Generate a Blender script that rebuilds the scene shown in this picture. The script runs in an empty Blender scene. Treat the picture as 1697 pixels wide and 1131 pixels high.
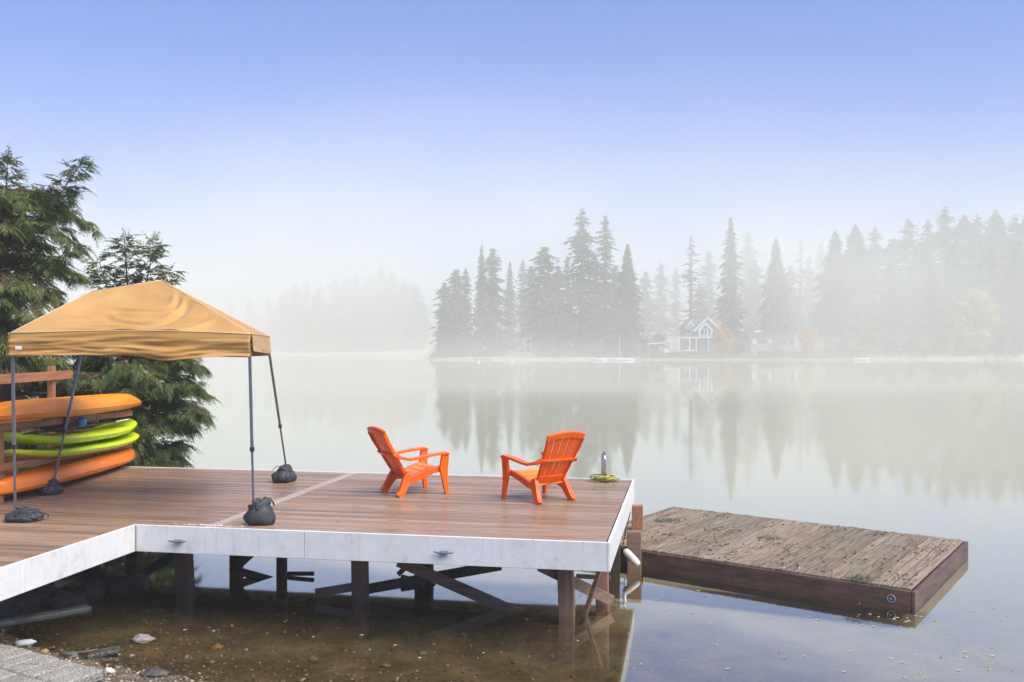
import bpy, math, random
import numpy as np
from mathutils import Vector, Matrix, noise as mnoise

scene = bpy.context.scene
col = scene.collection
R = math.radians
rnd = random.Random(7)

# ------------------------------------------------------------------ camera, sky, sun, exposure
CAMZ = 3.12
cam_d = bpy.data.cameras.new('camera')
cam = bpy.data.objects.new('camera', cam_d); col.objects.link(cam)
cam.location = (0, 0, CAMZ); cam.rotation_euler = (R(90), 0, 0)
cam_d.sensor_width = 36.0; cam_d.lens = 1550 / 1697 * 36
cam_d.shift_y = 9.5 / 1697
cam_d.clip_start = 0.05; cam_d.clip_end = 3000
scene.camera = cam

SUN_EL, SUN_AZ = 50.0, 128.0          # azimuth clockwise from +Y (the view direction)
world = bpy.data.worlds.new('World'); scene.world = world; world.use_nodes = True
wn = world.node_tree; wn.nodes.clear()
sky = wn.nodes.new('ShaderNodeTexSky'); sky.sky_type = 'NISHITA'; sky.sun_disc = False
sky.sun_elevation = R(SUN_EL); sky.sun_rotation = R(SUN_AZ)
sky.air_density = 1.0; sky.dust_density = 3.0; sky.ozone_density = 10.0
bg = wn.nodes.new('ShaderNodeBackground'); bg.inputs['Strength'].default_value = 0.14
wo = wn.nodes.new('ShaderNodeOutputWorld')
hs_ = wn.nodes.new('ShaderNodeMix'); hs_.data_type = 'RGBA'; hs_.blend_type = 'MULTIPLY'; hs_.inputs[0].default_value = 1.0
hs_.inputs[7].default_value = (.225, .60, 1.12, 1)      # deeper blue of the clear air above the fog
wn.links.new(sky.outputs[0], hs_.inputs[6]); wn.links.new(hs_.outputs[2], bg.inputs[0]); wn.links.new(bg.outputs[0], wo.inputs[0])

sun_d = bpy.data.lights.new('sun', 'SUN'); sun_d.energy = 5.0; sun_d.angle = R(55); sun_d.color = (1.0, .885, .69)
sun = bpy.data.objects.new('sun', sun_d); col.objects.link(sun)
sdir = Vector((math.sin(R(SUN_AZ)) * math.cos(R(SUN_EL)), math.cos(R(SUN_AZ)) * math.cos(R(SUN_EL)), math.sin(R(SUN_EL))))
sun.rotation_euler = sdir.to_track_quat('Z', 'Y').to_euler(); sun.location = (30, -5, 40)

vs = scene.view_settings
vs.view_transform = 'Standard'; vs.look = 'None'; vs.exposure = 0.48; vs.gamma = 1.0; vs.use_curve_mapping = False
scene.render.engine = 'CYCLES'
cy = scene.cycles
cy.use_denoising = True
cy.max_bounces = 8; cy.diffuse_bounces = 2; cy.glossy_bounces = 3; cy.transmission_bounces = 3
cy.transparent_max_bounces = 8; cy.volume_bounces = 3; cy.volume_step_rate = .35; cy.volume_max_steps = 64
cy.caustics_reflective = False; cy.caustics_refractive = False

# ------------------------------------------------------------------ materials
def new_mat(name):
    m = bpy.data.materials.new(name); m.use_nodes = True
    nt = m.node_tree; b = nt.nodes['Principled BSDF']
    return m, nt, b

def tex_vec(nt, scale=(1, 1, 1), rand=True):
    tc = nt.nodes.new('ShaderNodeTexCoord'); v = tc.outputs['Object']
    if rand:
        oi = nt.nodes.new('ShaderNodeObjectInfo')
        mu = nt.nodes.new('ShaderNodeVectorMath'); mu.operation = 'MULTIPLY_ADD'
        cb = nt.nodes.new('ShaderNodeCombineXYZ')
        for i in range(3): nt.links.new(oi.outputs['Random'], cb.inputs[i])
        nt.links.new(cb.outputs[0], mu.inputs[0]); mu.inputs[1].default_value = (37, 53, 71)
        nt.links.new(v, mu.inputs[2]); v = mu.outputs[0]
    mp = nt.nodes.new('ShaderNodeMapping'); mp.inputs['Scale'].default_value = scale
    nt.links.new(v, mp.inputs[0])
    return mp.outputs[0]

def noise(nt, vec, scale, detail=4, rough=.55):
    n = nt.nodes.new('ShaderNodeTexNoise'); n.inputs['Scale'].default_value = scale
    n.inputs['Detail'].default_value = detail; n.inputs['Roughness'].default_value = rough
    nt.links.new(vec, n.inputs['Vector']); return n.outputs['Fac']

def ramp(nt, fac, stops):
    r = nt.nodes.new('ShaderNodeValToRGB'); e = r.color_ramp.elements
    while len(e) < len(stops): e.new(.5)
    for k, (p, c) in enumerate(stops):
        e[k].position = p; e[k].color = (*c, 1) if len(c) == 3 else c
    nt.links.new(fac, r.inputs[0]); return r.outputs[0]

def g3(v): return (v, v, v)

def mix(nt, fac, a, b, mode='MIX'):
    m = nt.nodes.new('ShaderNodeMix'); m.data_type = 'RGBA'; m.blend_type = mode
    for s, x in ((0, fac), (6, a), (7, b)):
        if hasattr(x, 'links') or hasattr(x, 'is_linked'): nt.links.new(x, m.inputs[s])
        elif s == 0: m.inputs[0].default_value = x
        else: m.inputs[s].default_value = (*x, 1)
    return m.outputs[2]

def bump(nt, b, h, strength=.3, dist=.01):
    bp = nt.nodes.new('ShaderNodeBump'); bp.inputs['Strength'].default_value = strength
    bp.inputs['Distance'].default_value = dist
    nt.links.new(h, bp.inputs['Height']); nt.links.new(bp.outputs[0], b.inputs['Normal'])

def varied(name, c0, c1, scale=6, stretch=(1, 1, 1), rough=(.45, .75), bstr=.2, bdist=.004, rand_amt=.0, spec=.5, detail=5):
    """base colour between two tones by noise, roughness by another noise, fine relief"""
    m, nt, b = new_mat(name)
    v = tex_vec(nt, stretch); n = noise(nt, v, scale, detail)
    c = ramp(nt, n, [(.3, c0), (.7, c1)])
    if rand_amt:
        oi = nt.nodes.new('ShaderNodeObjectInfo')
        rr = ramp(nt, oi.outputs['Random'], [(0, g3(1 - rand_amt)), (1, g3(1.0))])
        c = mix(nt, 1.0, c, rr, 'MULTIPLY')
    nt.links.new(c, b.inputs['Base Color'])
    n2 = noise(nt, v, scale * .6, 3)
    nt.links.new(ramp(nt, n2, [(.35, g3(rough[0])), (.65, g3(rough[1]))]), b.inputs['Roughness'])
    b.inputs['Specular IOR Level'].default_value = spec
    if bstr: bump(nt, b, noise(nt, v, scale * 4, 4), bstr, bdist)
    return m

def leaf_mat(name, c0, c1, c2, trans=.35):
    m, nt, b = new_mat(name)
    ge = nt.nodes.new('ShaderNodeNewGeometry')
    tc = nt.nodes.new('ShaderNodeTexCoord')
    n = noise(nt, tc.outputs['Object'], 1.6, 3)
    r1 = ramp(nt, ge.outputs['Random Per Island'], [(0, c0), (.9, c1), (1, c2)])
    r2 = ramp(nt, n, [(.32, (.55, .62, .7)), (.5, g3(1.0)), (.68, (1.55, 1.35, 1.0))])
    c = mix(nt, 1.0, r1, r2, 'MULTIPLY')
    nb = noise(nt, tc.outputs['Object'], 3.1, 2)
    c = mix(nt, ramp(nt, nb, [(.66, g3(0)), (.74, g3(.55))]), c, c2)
    nt.links.new(c, b.inputs['Base Color']); b.inputs['Roughness'].default_value = .6
    tr = nt.nodes.new('ShaderNodeBsdfTranslucent'); nt.links.new(c, tr.inputs['Color'])
    ms = nt.nodes.new('ShaderNodeMixShader'); ms.inputs[0].default_value = trans
    nt.links.new(b.outputs[0], ms.inputs[1]); nt.links.new(tr.outputs[0], ms.inputs[2])
    nt.links.new(ms.outputs[0], nt.nodes['Material Output'].inputs['Surface'])
    return m

M = {}
def plain(name, c, rough=.5, metal=0.0, spec=.5):
    return varied(name, tuple(x * .88 for x in c), tuple(min(1, x * 1.08) for x in c), 9, rough=(rough * .8, min(1, rough * 1.2)), bstr=.05, spec=spec) if not metal else _metal(name, c, rough, metal)
def _metal(name, c, rough, metal):
    m = plain(name, c, rough); m.node_tree.nodes['Principled BSDF'].inputs['Metallic'].default_value = metal; return m

# wet composite decking: brown, long grain, water film in patches
def deck_mat():
    m, nt, b = new_mat('composite_board')
    v = tex_vec(nt, (.55, 9, 9)); n = noise(nt, v, 3.0, 6, .6)
    c = ramp(nt, n, [(.28, (.225, .135, .08)), (.55, (.345, .215, .135)), (.8, (.43, .285, .185))])
    oi = nt.nodes.new('ShaderNodeObjectInfo')
    c = mix(nt, 1.0, c, ramp(nt, oi.outputs['Random'], [(0, g3(.70)), (1, g3(1.08))]), 'MULTIPLY')
    v2 = tex_vec(nt, (.28, 13, 1)); n2 = noise(nt, v2, 1.3, 3)
    nt.links.new(c, b.inputs['Base Color'])
    nt.links.new(ramp(nt, n2, [(.40, g3(.17)), (.54, g3(.66))]), b.inputs['Roughness'])
    b.inputs['Specular IOR Level'].default_value = .4
    bump(nt, b, noise(nt, tex_vec(nt, (.7, 60, 60)), 2.5, 4), .25, .002)
    return m
M['board'] = deck_mat()
M['strip'] = varied('pale_board', (.36, .27, .22), (.47, .37, .31), 3, (.6, 8, 8), (.3, .6), .2, .002)

def fascia_mat():
    m, nt, b = new_mat('white_fascia')
    v = tex_vec(nt, (1, 1, 1)); n = noise(nt, v, 3.5, 8, .7)
    c = ramp(nt, n, [(.26, (.50, .47, .40)), (.44, (.70, .68, .63)), (.7, (.77, .755, .715))])
    sp = noise(nt, v, 42, 2)
    c = mix(nt, ramp(nt, sp, [(.70, g3(0)), (.74, g3(.7))]), c, (.22, .15, .10))
    st = noise(nt, tex_vec(nt, (14, 14, 1.2)), 1.5, 4)
    c = mix(nt, ramp(nt, st, [(.58, g3(0)), (.80, g3(.5))]), c, (.42, .37, .29))
    nt.links.new(c, b.inputs['Base Color']); b.inputs['Roughness'].default_value = .45
    bump(nt, b, n, .08, .004)
    return m
M['fascia'] = fascia_mat()
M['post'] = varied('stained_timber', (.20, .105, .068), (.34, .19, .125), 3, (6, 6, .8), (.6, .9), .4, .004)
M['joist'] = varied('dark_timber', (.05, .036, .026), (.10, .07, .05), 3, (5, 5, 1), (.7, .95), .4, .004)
M['brace'] = varied('brown_timber', (.16, .095, .062), (.28, .175, .12), 3, (1, 6, 6), (.6, .9), .4, .004)
M['rack'] = varied('cedar_timber', (.27, .105, .045), (.43, .185, .085), 2.5, (7, .8, 7), (.55, .8), .3, .003)
M['old'] = None
def old_plank():
    m, nt, b = new_mat('weathered_plank')
    v = tex_vec(nt, (1, 12, 12)); n = noise(nt, v, 2.2, 7, .65)
    c = ramp(nt, n, [(.25, (.095, .066, .038)), (.5, (.245, .18, .115)), (.75, (.41, .325, .225))])
    p = noise(nt, tex_vec(nt, (1, 1, 1)), 3.2, 6, .7)
    c = mix(nt, ramp(nt, p, [(.56, g3(0)), (.70, g3(.6))]), c, (.12, .09, .06))
    w = noise(nt, tex_vec(nt, (1.5, 3, 1)), 9, 4, .7)
    c = mix(nt, ramp(nt, w, [(.6, g3(0)), (.72, g3(.55))]), c, (.55, .48, .40))
    oi = nt.nodes.new('ShaderNodeObjectInfo')
    c = mix(nt, 1.0, c, ramp(nt, oi.outputs['Random'], [(0, g3(.68)), (1, g3(1.05))]), 'MULTIPLY')
    nt.links.new(c, b.inputs['Base Color']); b.inputs['Roughness'].default_value = .85
    bump(nt, b, n, .3, .004)
    return m
M['old'] = old_plank()
def skirt_mat():
    m, nt, b = new_mat('rusty_skirt')
    v = tex_vec(nt, (1.2, 1.2, 6), False); n = noise(nt, v, 1.6, 7, .65)
    c = ramp(nt, n, [(.3, (.035, .022, .018)), (.5, (.105, .056, .038)), (.72, (.20, .108, .07))])
    n2 = noise(nt, tex_vec(nt, (1, 1, 1), False), 2.1, 6, .7)
    c = mix(nt, ramp(nt, n2, [(.52, g3(0)), (.68, g3(.7))]), c, (.03, .025, .02))
    nt.links.new(c, b.inputs['Base Color']); b.inputs['Roughness'].default_value = .6
    bump(nt, b, n, .4, .004)
    return m
M['skirt'] = skirt_mat()

def plastic(name, c, rough=.33):
    m = varied(name, tuple(x * .93 for x in c), tuple(min(1, x * 1.04) for x in c), 5, rough=(rough * .8, rough * 1.3), bstr=.04, bdist=.002)
    bb = m.node_tree.nodes['Principled BSDF']
    bb.inputs['Subsurface Weight'].default_value = 0
    return m
M['chair'] = plastic('orange_plastic', (1.0, .125, .0), .26)
M['chair_seat'] = plastic('top_lit_orange_plastic', (1.0, .30, .03), .28)  # same plastic, paler: top light and gloss painted into the seat slats
M['kayak_o'] = plastic('orange_hull', (.95, .30, .012), .36)
M['kayak_o2'] = plastic('deep_orange_hull', (.95, .22, .008), .36)
M['kayak_g'] = plastic('lime_hull', (.66, .82, .012), .33)
M['black'] = varied('black_plastic', (.012, .012, .013), (.03, .03, .032), 8, rough=(.4, .6))
M['ball'] = plastic('blue_rubber', (.035, .19, .62), .4)
M['bag'] = varied('black_nylon', (.018, .019, .022), (.05, .052, .058), 14, rough=(.5, .75), bstr=.5, bdist=.01)
M['leg'] = _metal('grey_steel', (.22, .225, .24), .42, .7)
M['steel'] = _metal('stainless_steel', (.62, .62, .63), .18, 1.0)
M['galv'] = _metal('galvanised_steel', (.38, .38, .37), .45, .8)
M['rope_y'] = varied('yellow_rope', (.55, .42, .06), (.72, .6, .14), 60, rough=(.7, .9))
M['rope_g'] = varied('green_rope', (.03, .09, .04), (.09, .2, .08), 60, rough=(.7, .9))
M['fender'] = varied('off_white_vinyl', (.42, .39, .32), (.72, .69, .6), 7, rough=(.4, .6))
M['white'] = plain('white_paint', (.8, .8, .78), .45)

def fabric():
    m, nt, b = new_mat('tan_polyester')
    v = tex_vec(nt, (1, 1, 1), False); n = noise(nt, v, 2.2, 5)
    c = ramp(nt, n, [(.3, (.62, .33, .08)), (.7, (.72, .42, .125))])
    nt.links.new(c, b.inputs['Base Color']); b.inputs['Roughness'].default_value = .7
    b.inputs['Sheen Weight'].default_value = .25
    tr = nt.nodes.new('ShaderNodeBsdfTranslucent'); tr.inputs['Color'].default_value = (.72, .36, .07, 1)
    ms = nt.nodes.new('ShaderNodeMixShader'); ms.inputs[0].default_value = .3
    bump(nt, b, noise(nt, v, 7, 4), .25, .02)
    nt.links.new(b.outputs[0], ms.inputs[1]); nt.links.new(tr.outputs[0], ms.inputs[2])
    nt.links.new(ms.outputs[0], nt.nodes['Material Output'].inputs['Surface'])
    return m
M['fabric'] = fabric()

M['seam'] = varied('pale_seam', (.62, .42, .2), (.75, .52, .28), 8)
M['cedar_leaf'] = leaf_mat('cedar_foliage', (.05, .10, .02), (.18, .25, .05), (.28, .14, .045), .35)
M['cedar_leaf2'] = leaf_mat('cedar_foliage_cool', (.045, .09, .025), (.15, .22, .055), (.22, .15, .05), .35)
M['bark'] = varied('cedar_bark', (.07, .035, .022), (.17, .09, .055), 5, (4, 4, .6), (.8, .95), .6, .02)
M['fir'] = leaf_mat('fir_foliage', (.022, .036, .022), (.05, .068, .036), (.07, .07, .035), .1)
M['fir_tan'] = leaf_mat('cone_tree_foliage', (.045, .05, .025), (.085, .08, .042), (.12, .08, .04), .1)
M['broad'] = leaf_mat('broadleaf_foliage', (.04, .055, .02), (.085, .10, .035), (.13, .11, .03), .2)
M['autumn'] = leaf_mat('autumn_orange_foliage', (.42, .17, .035), (.6, .30, .07), (.62, .40, .12), .3)
M['autumn_y'] = leaf_mat('autumn_yellow_foliage', (.40, .30, .10), (.55, .42, .15), (.55, .3, .1), .3)
M['shrub'] = leaf_mat('shrub_foliage', (.03, .05, .022), (.075, .1, .04), (.12, .12, .05), .15)
M['lawn'] = varied('lawn', (.07, .095, .03), (.12, .14, .05), 2, rough=(.8, .95))

M['rock'] = varied('grey_rock', (.13, .12, .105), (.3, .28, .25), 6, rough=(.6, .9), bstr=.6, bdist=.02)
M['rock_dark'] = varied('wet_dark_rock', (.04, .036, .03), (.11, .1, .085), 6, rough=(.35, .7), bstr=.8, bdist=.03)
M['rock_tan'] = varied('tan_stone', (.34, .2, .08), (.48, .31, .15), 9, rough=(.5, .8))
M['concrete'] = varied('old_concrete', (.2, .19, .165), (.36, .35, .315), 5, rough=(.8, .95), bstr=.5)
def pebble_mat():
    m, nt, b = new_mat('pebbles')
    ge = nt.nodes.new('ShaderNodeNewGeometry')
    c = ramp(nt, ge.outputs['Random Per Island'], [(0, (.07, .05, .035)), (.45, (.16, .115, .075)), (.8, (.27, .21, .15)), (.95, (.42, .36, .29)), (1, (.55, .45, .3))])
    nt.links.new(c, b.inputs['Base Color']); b.inputs['Roughness'].default_value = .5
    return m
M['pebble'] = pebble_mat()
def paver_mat():
    m, nt, b = new_mat('aggregate_paver')
    v = tex_vec(nt); 
    vo = nt.nodes.new('ShaderNodeTexVoronoi'); vo.inputs['Scale'].default_value = 95; nt.links.new(v, vo.inputs['Vector'])
    sx = nt.nodes.new('ShaderNodeSeparateColor'); nt.links.new(vo.outputs['Color'], sx.inputs[0])
    c = ramp(nt, sx.outputs[0], [(0, (.14, .12, .095)), (.4, (.29, .26, .215)), (1, (.45, .415, .355))])
    c = mix(nt, 1.0, c, ramp(nt, noise(nt, v, 3, 4), [(.3, g3(.72)), (.7, g3(1))]), 'MULTIPLY')
    nt.links.new(c, b.inputs['Base Color']); b.inputs['Roughness'].default_value = .85
    bump(nt, b, vo.outputs['Distance'], .5, .006)
    return m
M['paver'] = paver_mat()

def ground_mat():
    m, nt, b = new_mat('lake_bed_and_bank')
    tc = nt.nodes.new('ShaderNodeTexCoord'); v = tc.outputs['Object']
    n = noise(nt, v, 1.8, 9, .72)
    c = ramp(nt, n, [(.32, (.045, .032, .018)), (.5, (.125, .09, .048)), (.66, (.24, .175, .095)), (.8, (.08, .072, .036))])
    vo = nt.nodes.new('ShaderNodeTexVoronoi'); vo.inputs['Scale'].default_value = 22; nt.links.new(v, vo.inputs['Vector'])
    sx = nt.nodes.new('ShaderNodeSeparateColor'); nt.links.new(vo.outputs['Color'], sx.inputs[0])
    c = mix(nt, ramp(nt, sx.outputs[1], [(.55, g3(0)), (1, g3(.5))]), c, (.2, .155, .10))
    # reflected sky painted pale on the bed farther out, brown gravel along the shore
    sp = nt.nodes.new('ShaderNodeVectorMath'); sp.operation = 'DOT_PRODUCT'; sp.inputs[1].default_value = (.62, .5, 0); nt.links.new(v, sp.inputs[0])
    ad = nt.nodes.new('ShaderNodeMath'); ad.operation = 'MULTIPLY_ADD'; ad.inputs[1].default_value = 2.0; nt.links.new(noise(nt, v, .6, 4), ad.inputs[0]); nt.links.new(sp.outputs['Value'], ad.inputs[2])
    mr = nt.nodes.new('ShaderNodeMapRange'); mr.inputs[1].default_value = 6.9; mr.inputs[2].default_value = 8.2; nt.links.new(ad.outputs[0], mr.inputs[0])
    sky_sheen = ramp(nt, noise(nt, v, 2.5, 6), [(.3, (.34, .305, .22)), (.7, (.45, .41, .30))])
    c = mix(nt, mr.outputs[0], c, sky_sheen)
    nt.links.new(c, b.inputs['Base Color']); b.inputs['Roughness'].default_value = .9
    bump(nt, b, noise(nt, v, 14, 6), .7, .03)
    return m
M['ground'] = ground_mat()

def water_mat():
    m, nt, b = new_mat('still_water'); nt.nodes.remove(b)
    tc = nt.nodes.new('ShaderNodeTexCoord')
    mp = nt.nodes.new('ShaderNodeMapping'); mp.inputs['Scale'].default_value = (1, .55, 1); nt.links.new(tc.outputs['Object'], mp.inputs[0])
    n1 = noise(nt, mp.outputs[0], .9, 4, .5)
    bp = nt.nodes.new('ShaderNodeBump'); bp.inputs['Strength'].default_value = .09; bp.inputs['Distance'].default_value = .02
    nt.links.new(n1, bp.inputs['Height'])
    lw = nt.nodes.new('ShaderNodeLayerWeight'); fr = nt.nodes.new('ShaderNodeMath'); fr.operation = 'POWER'; fr.inputs[1].default_value = 2.5
    nt.links.new(lw.outputs['Facing'], fr.inputs[0])
    gl = nt.nodes.new('ShaderNodeBsdfGlossy'); gl.inputs['Roughness'].default_value = .045; gl.inputs['Color'].default_value = (.98, 1.0, .965, 1)
    nt.links.new(bp.outputs[0], gl.inputs['Normal'])
    tr = nt.nodes.new('ShaderNodeBsdfTransparent'); tr.inputs['Color'].default_value = (.82, .79, .64, 1)
    ms = nt.nodes.new('ShaderNodeMixShader')
    nt.links.new(fr.outputs[0], ms.inputs[0]); nt.links.new(tr.outputs[0], ms.inputs[1]); nt.links.new(gl.outputs[0], ms.inputs[2])
    nt.links.new(ms.outputs[0], nt.nodes['Material Output'].inputs['Surface'])
    return m
M['water'] = water_mat()
M['siding'] = plain('blue_grey_siding', (.27, .275, .29), .7)
M['siding_tan'] = plain('tan_siding', (.3, .26, .21), .7)
M['roof'] = varied('shingle_roof', (.06, .06, .062), (.12, .118, .115), 3, rough=(.8, .95))
M['glass'] = plain('dark_window_glass', (.03, .035, .04), .12)

# ------------------------------------------------------------------ mesh builder
class MB:
    def __init__(s): s.v = []; s.f = []
    def add(s, vs, fs):
        o = len(s.v); s.v += [tuple(p) for p in vs]; s.f += [tuple(i + o for i in f) for f in fs]; return s
    def box(s, c, size, rz=0, mat=None, bev=0):
        hx, hy, hz = (d / 2 for d in size)
        if bev:
            pts = []; b = bev
            ring = [(hx - b, -hy), (hx, -hy + b), (hx, hy - b), (hx - b, hy), (-hx + b, hy), (-hx, hy - b), (-hx, -hy + b), (-hx + b, -hy)]
            ins = [(x * (hx - b) / hx if abs(x) == hx else x, y * (hy - b) / hy if abs(y) == hy else y) for x, y in ring]
            rings = [(ins, -hz), (ring, -hz + b), (ring, hz - b), (ins, hz)]
            for rg, z in rings: pts += [Vector((x, y, z)) for x, y in rg]
            fs = [tuple(reversed(range(8))), tuple(range(24, 32))]
            for k in range(3):
                for i in range(8): fs.append((k * 8 + i, k * 8 + (i + 1) % 8, k * 8 + 8 + (i + 1) % 8, k * 8 + 8 + i))
        else:
            pts = [Vector((x, y, z)) for z in (-hz, hz) for x, y in ((-hx, -hy), (hx, -hy), (hx, hy), (-hx, hy))]
            fs = [(3, 2, 1, 0), (4, 5, 6, 7), (0, 1, 5, 4), (1, 2, 6, 5), (2, 3, 7, 6), (3, 0, 4, 7)]
        m = mat if mat is not None else Matrix.Rotation(rz, 3, 'Z')
        return s.add([m @ p + Vector(c) for p in pts], fs)
    def bar(s, a, b, w, h, up=(0, 0, 1), bev=0):
        a, b = Vector(a), Vector(b); x = (b - a).normalized(); y = Vector(up).cross(x).normalized(); z = x.cross(y)
        m = Matrix((x, y, z)).transposed()
        return s.box((a + b) / 2, ((b - a).length, w, h), mat=m, bev=bev)
    def tube(s, path, r, n=8, cap=True, taper=None):
        path = [Vector(p) for p in path]; o = len(s.v); L = len(path)
        nrm = None
        for i, p in enumerate(path):
            t = (path[min(i + 1, L - 1)] - path[max(i - 1, 0)]).normalized()
            if nrm is None: nrm = t.orthogonal().normalized()
            nrm = (nrm - t * nrm.dot(t))
            nrm = nrm.normalized() if nrm.length > 1e-5 else t.orthogonal().normalized()
            bn = t.cross(nrm)
            rr = r if taper is None else taper[i]
            for k in range(n):
                a = 2 * math.pi * k / n
                s.v.append(tuple(p + (nrm * math.cos(a) + bn * math.sin(a)) * rr))
        for i in range(L - 1):
            for k in range(n):
                s.f.append((o + i * n + k, o + i * n + (k + 1) % n, o + (i + 1) * n + (k + 1) % n, o + (i + 1) * n + k))
        if cap:
            s.f.append(tuple(o + k for k in reversed(range(n)))); s.f.append(tuple(o + (L - 1) * n + k for k in range(n)))
        return s
    def sweep(s, path, side, w, t):
        """rectangular section swept along a path; side = lateral axis, w lateral width, t thickness"""
        path = [Vector(p) for p in path]; o = len(s.v); L = len(path)
        for i, p in enumerate(path):
            tg = (path[min(i + 1, L - 1)] - path[max(i - 1, 0)]).normalized()
            sd = Vector(side[i] if isinstance(side, list) else side); sd = (sd - tg * sd.dot(tg)).normalized(); nr = tg.cross(sd)
            ww = w[i] if isinstance(w, (list, tuple)) else w; tt = t[i] if isinstance(t, (list, tuple)) else t
            for a, b in ((-1, -1), (1, -1), (1, 1), (-1, 1)): s.v.append(tuple(p + sd * a * ww / 2 + nr * b * tt / 2))
        for i in range(L - 1):
            for k in range(4): s.f.append((o + i * 4 + k, o + i * 4 + (k + 1) % 4, o + i * 4 + 4 + (k + 1) % 4, o + i * 4 + 4 + k))
        s.f.append((o + 3, o + 2, o + 1, o)); e = o + (L - 1) * 4; s.f.append((e, e + 1, e + 2, e + 3))
        return s
    def loft(s, rings, cap=True):
        o = len(s.v); n = len(rings[0])
        for r_ in rings: s.v += [tuple(p) for p in r_]
        for i in range(len(rings) - 1):
            for k in range(n): s.f.append((o + i * n + k, o + i * n + (k + 1) % n, o + (i + 1) * n + (k + 1) % n, o + (i + 1) * n + k))
        if cap:
            s.f.append(tuple(o + k for k in reversed(range(n)))); e = o + (len(rings) - 1) * n; s.f.append(tuple(e + k for k in range(n)))
        return s
    def grid(s, fn, nu, nv):
        o = len(s.v)
        for j in range(nv + 1):
            for i in range(nu + 1): s.v.append(tuple(fn(i / nu, j / nv)))
        for j in range(nv):
            for i in range(nu):
                a = o + j * (nu + 1) + i; s.f.append((a, a + 1, a + nu + 2, a + nu + 1))
        return s
    def blob(s, c, size, seed=0, amp=.15, freq=1.5, rings=8, n=12, flat=None):
        o = len(s.v); c = Vector(c)
        def P(th, ph):
            d = Vector((math.sin(th) * math.cos(ph), math.sin(th) * math.sin(ph), math.cos(th)))
            k = 1 + amp * mnoise.noise(d * freq + Vector((seed * 3.7, seed * 1.3, seed)))
            p = Vector((d.x * size[0] * k, d.y * size[1] * k, d.z * size[2] * k))
            if flat is not None and p.z < flat: p.z = flat
            return tuple(c + p)
        s.v.append(P(0, 0))
        for j in range(1, rings):
            for k in range(n): s.v.append(P(math.pi * j / rings, 2 * math.pi * k / n))
        s.v.append(P(math.pi, 0)); last = len(s.v) - 1
        for k in range(n): s.f.append((o, o + 1 + k, o + 1 + (k + 1) % n))
        for j in range(rings - 2):
            for k in range(n):
                a = o + 1 + j * n; s.f.append((a + k, a + n + k, a + n + (k + 1) % n, a + (k + 1) % n))
        a = o + 1 + (rings - 2) * n
        for k in range(n): s.f.append((a + k, last, a + (k + 1) % n))
        return s
    def mesh(s, name, mat, smooth=False):
        me = bpy.data.meshes.new(name); me.from_pydata(s.v, [], s.f); me.update()
        if mat: me.materials.append(mat)
        if smooth: me.polygons.foreach_set('use_smooth', [True] * len(me.polygons))
        return me
    def build(s, name, mat, parent=None, smooth=False, world=True, bevel=0, origin=None, solid=0):
        """vertices in world space (world=True) are moved into the parent's own space"""
        if parent is not None and world:
            inv = (Matrix.Translation(parent.location) @ parent.rotation_euler.to_matrix().to_4x4()).inverted()
            s.v = [tuple(inv @ Vector(p)) for p in s.v]
        if origin is not None:
            og = Vector(origin); s.v = [tuple(Vector(p) - og) for p in s.v]
        o = bpy.data.objects.new(name, s.mesh(name, mat, smooth)); col.objects.link(o)
        if origin is not None: o.location = origin
        o.parent = parent
        if bevel:
            b = o.modifiers.new('bevel', 'BEVEL'); b.width = bevel; b.segments = 2; b.limit_method = 'ANGLE'
        if solid:
            b = o.modifiers.new('solid', 'SOLIDIFY'); b.thickness = solid; b.offset = 0
        return o

def tag(o, label=None, cat=None, group=None, kind=None):
    for k, x in (('label', label), ('category', cat), ('group', group), ('kind', kind)):
        if x: o[k] = x
    return o
def thing(name, label, cat, loc=(0, 0, 0), rz=0, group=None):
    o = bpy.data.objects.new(name, None); col.objects.link(o); o.empty_display_size = .2
    o.location = loc; o.rotation_euler = (0, 0, rz); return tag(o, label, cat, group)
def put(name, me, parent, loc=(0, 0, 0), rz=0, scale=None):
    o = bpy.data.objects.new(name, me); col.objects.link(o); o.parent = parent
    o.location = loc; o.rotation_euler = (0, 0, rz)
    if scale: o.scale = scale
    return o
def copy_tree(o, parent=None):
    c = o.copy(); col.objects.link(c); c.parent = parent
    for ch in list(o.children): copy_tree(ch, c)
    return c
def lerp(a, b, t): return a + (b - a) * t
def pl(x, pts):
    if x <= pts[0][0]: return pts[0][1]
    for (a, b), (c, d) in zip(pts, pts[1:]):
        if x <= c: return b + (d - b) * (x - a) / (c - a)
    return pts[-1][1]

# ------------------------------------------------------------------ terrain and water
NEAR = [(-300, 70), (-60, 48), (-20, 34), (-12, 27), (-9.6, 19.5), (-8.2, 15.5), (-7, 11.6), (-4.8, 9.55), (-3.4, 8.95), (-2.2, 8.45), (0, 7.7), (4, 6.3), (20, 1), (60, -20), (300, -40)]
FAR = [(-300, 362), (-110, 358), (-60, 345), (-30, 310), (-23, 250), (-19.5, 226), (0, 222), (60, 221), (130, 228), (300, 240)]
def gz(x, y):
    s = y - pl(x, NEAR); f = y - pl(x, FAR)
    if f > -60:
        z = .045 * f if f < 0 else min(.5, .25 * f) + max(0, f - 3) * .035
        z = max(z, -3.0)
        if f > 25: z += min(10, (f - 25) * .07) * pl(x, [(-300, .3), (-20, .35), (40, .6), (90, 1.2), (300, 1.3)])
    elif s > 0: z = -max(.015 + .028 * s + (.16 * (s - 4.5) if s > 4.5 else 0), 0); z = max(z, -3.0)
    else: z = min(1.5, -s * .16)
    k = .018 if abs(s) < 12 else .2
    return z + k * mnoise.noise(Vector((x * .9, y * .9, 0))) * (1 if y < 40 else 1)
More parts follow.
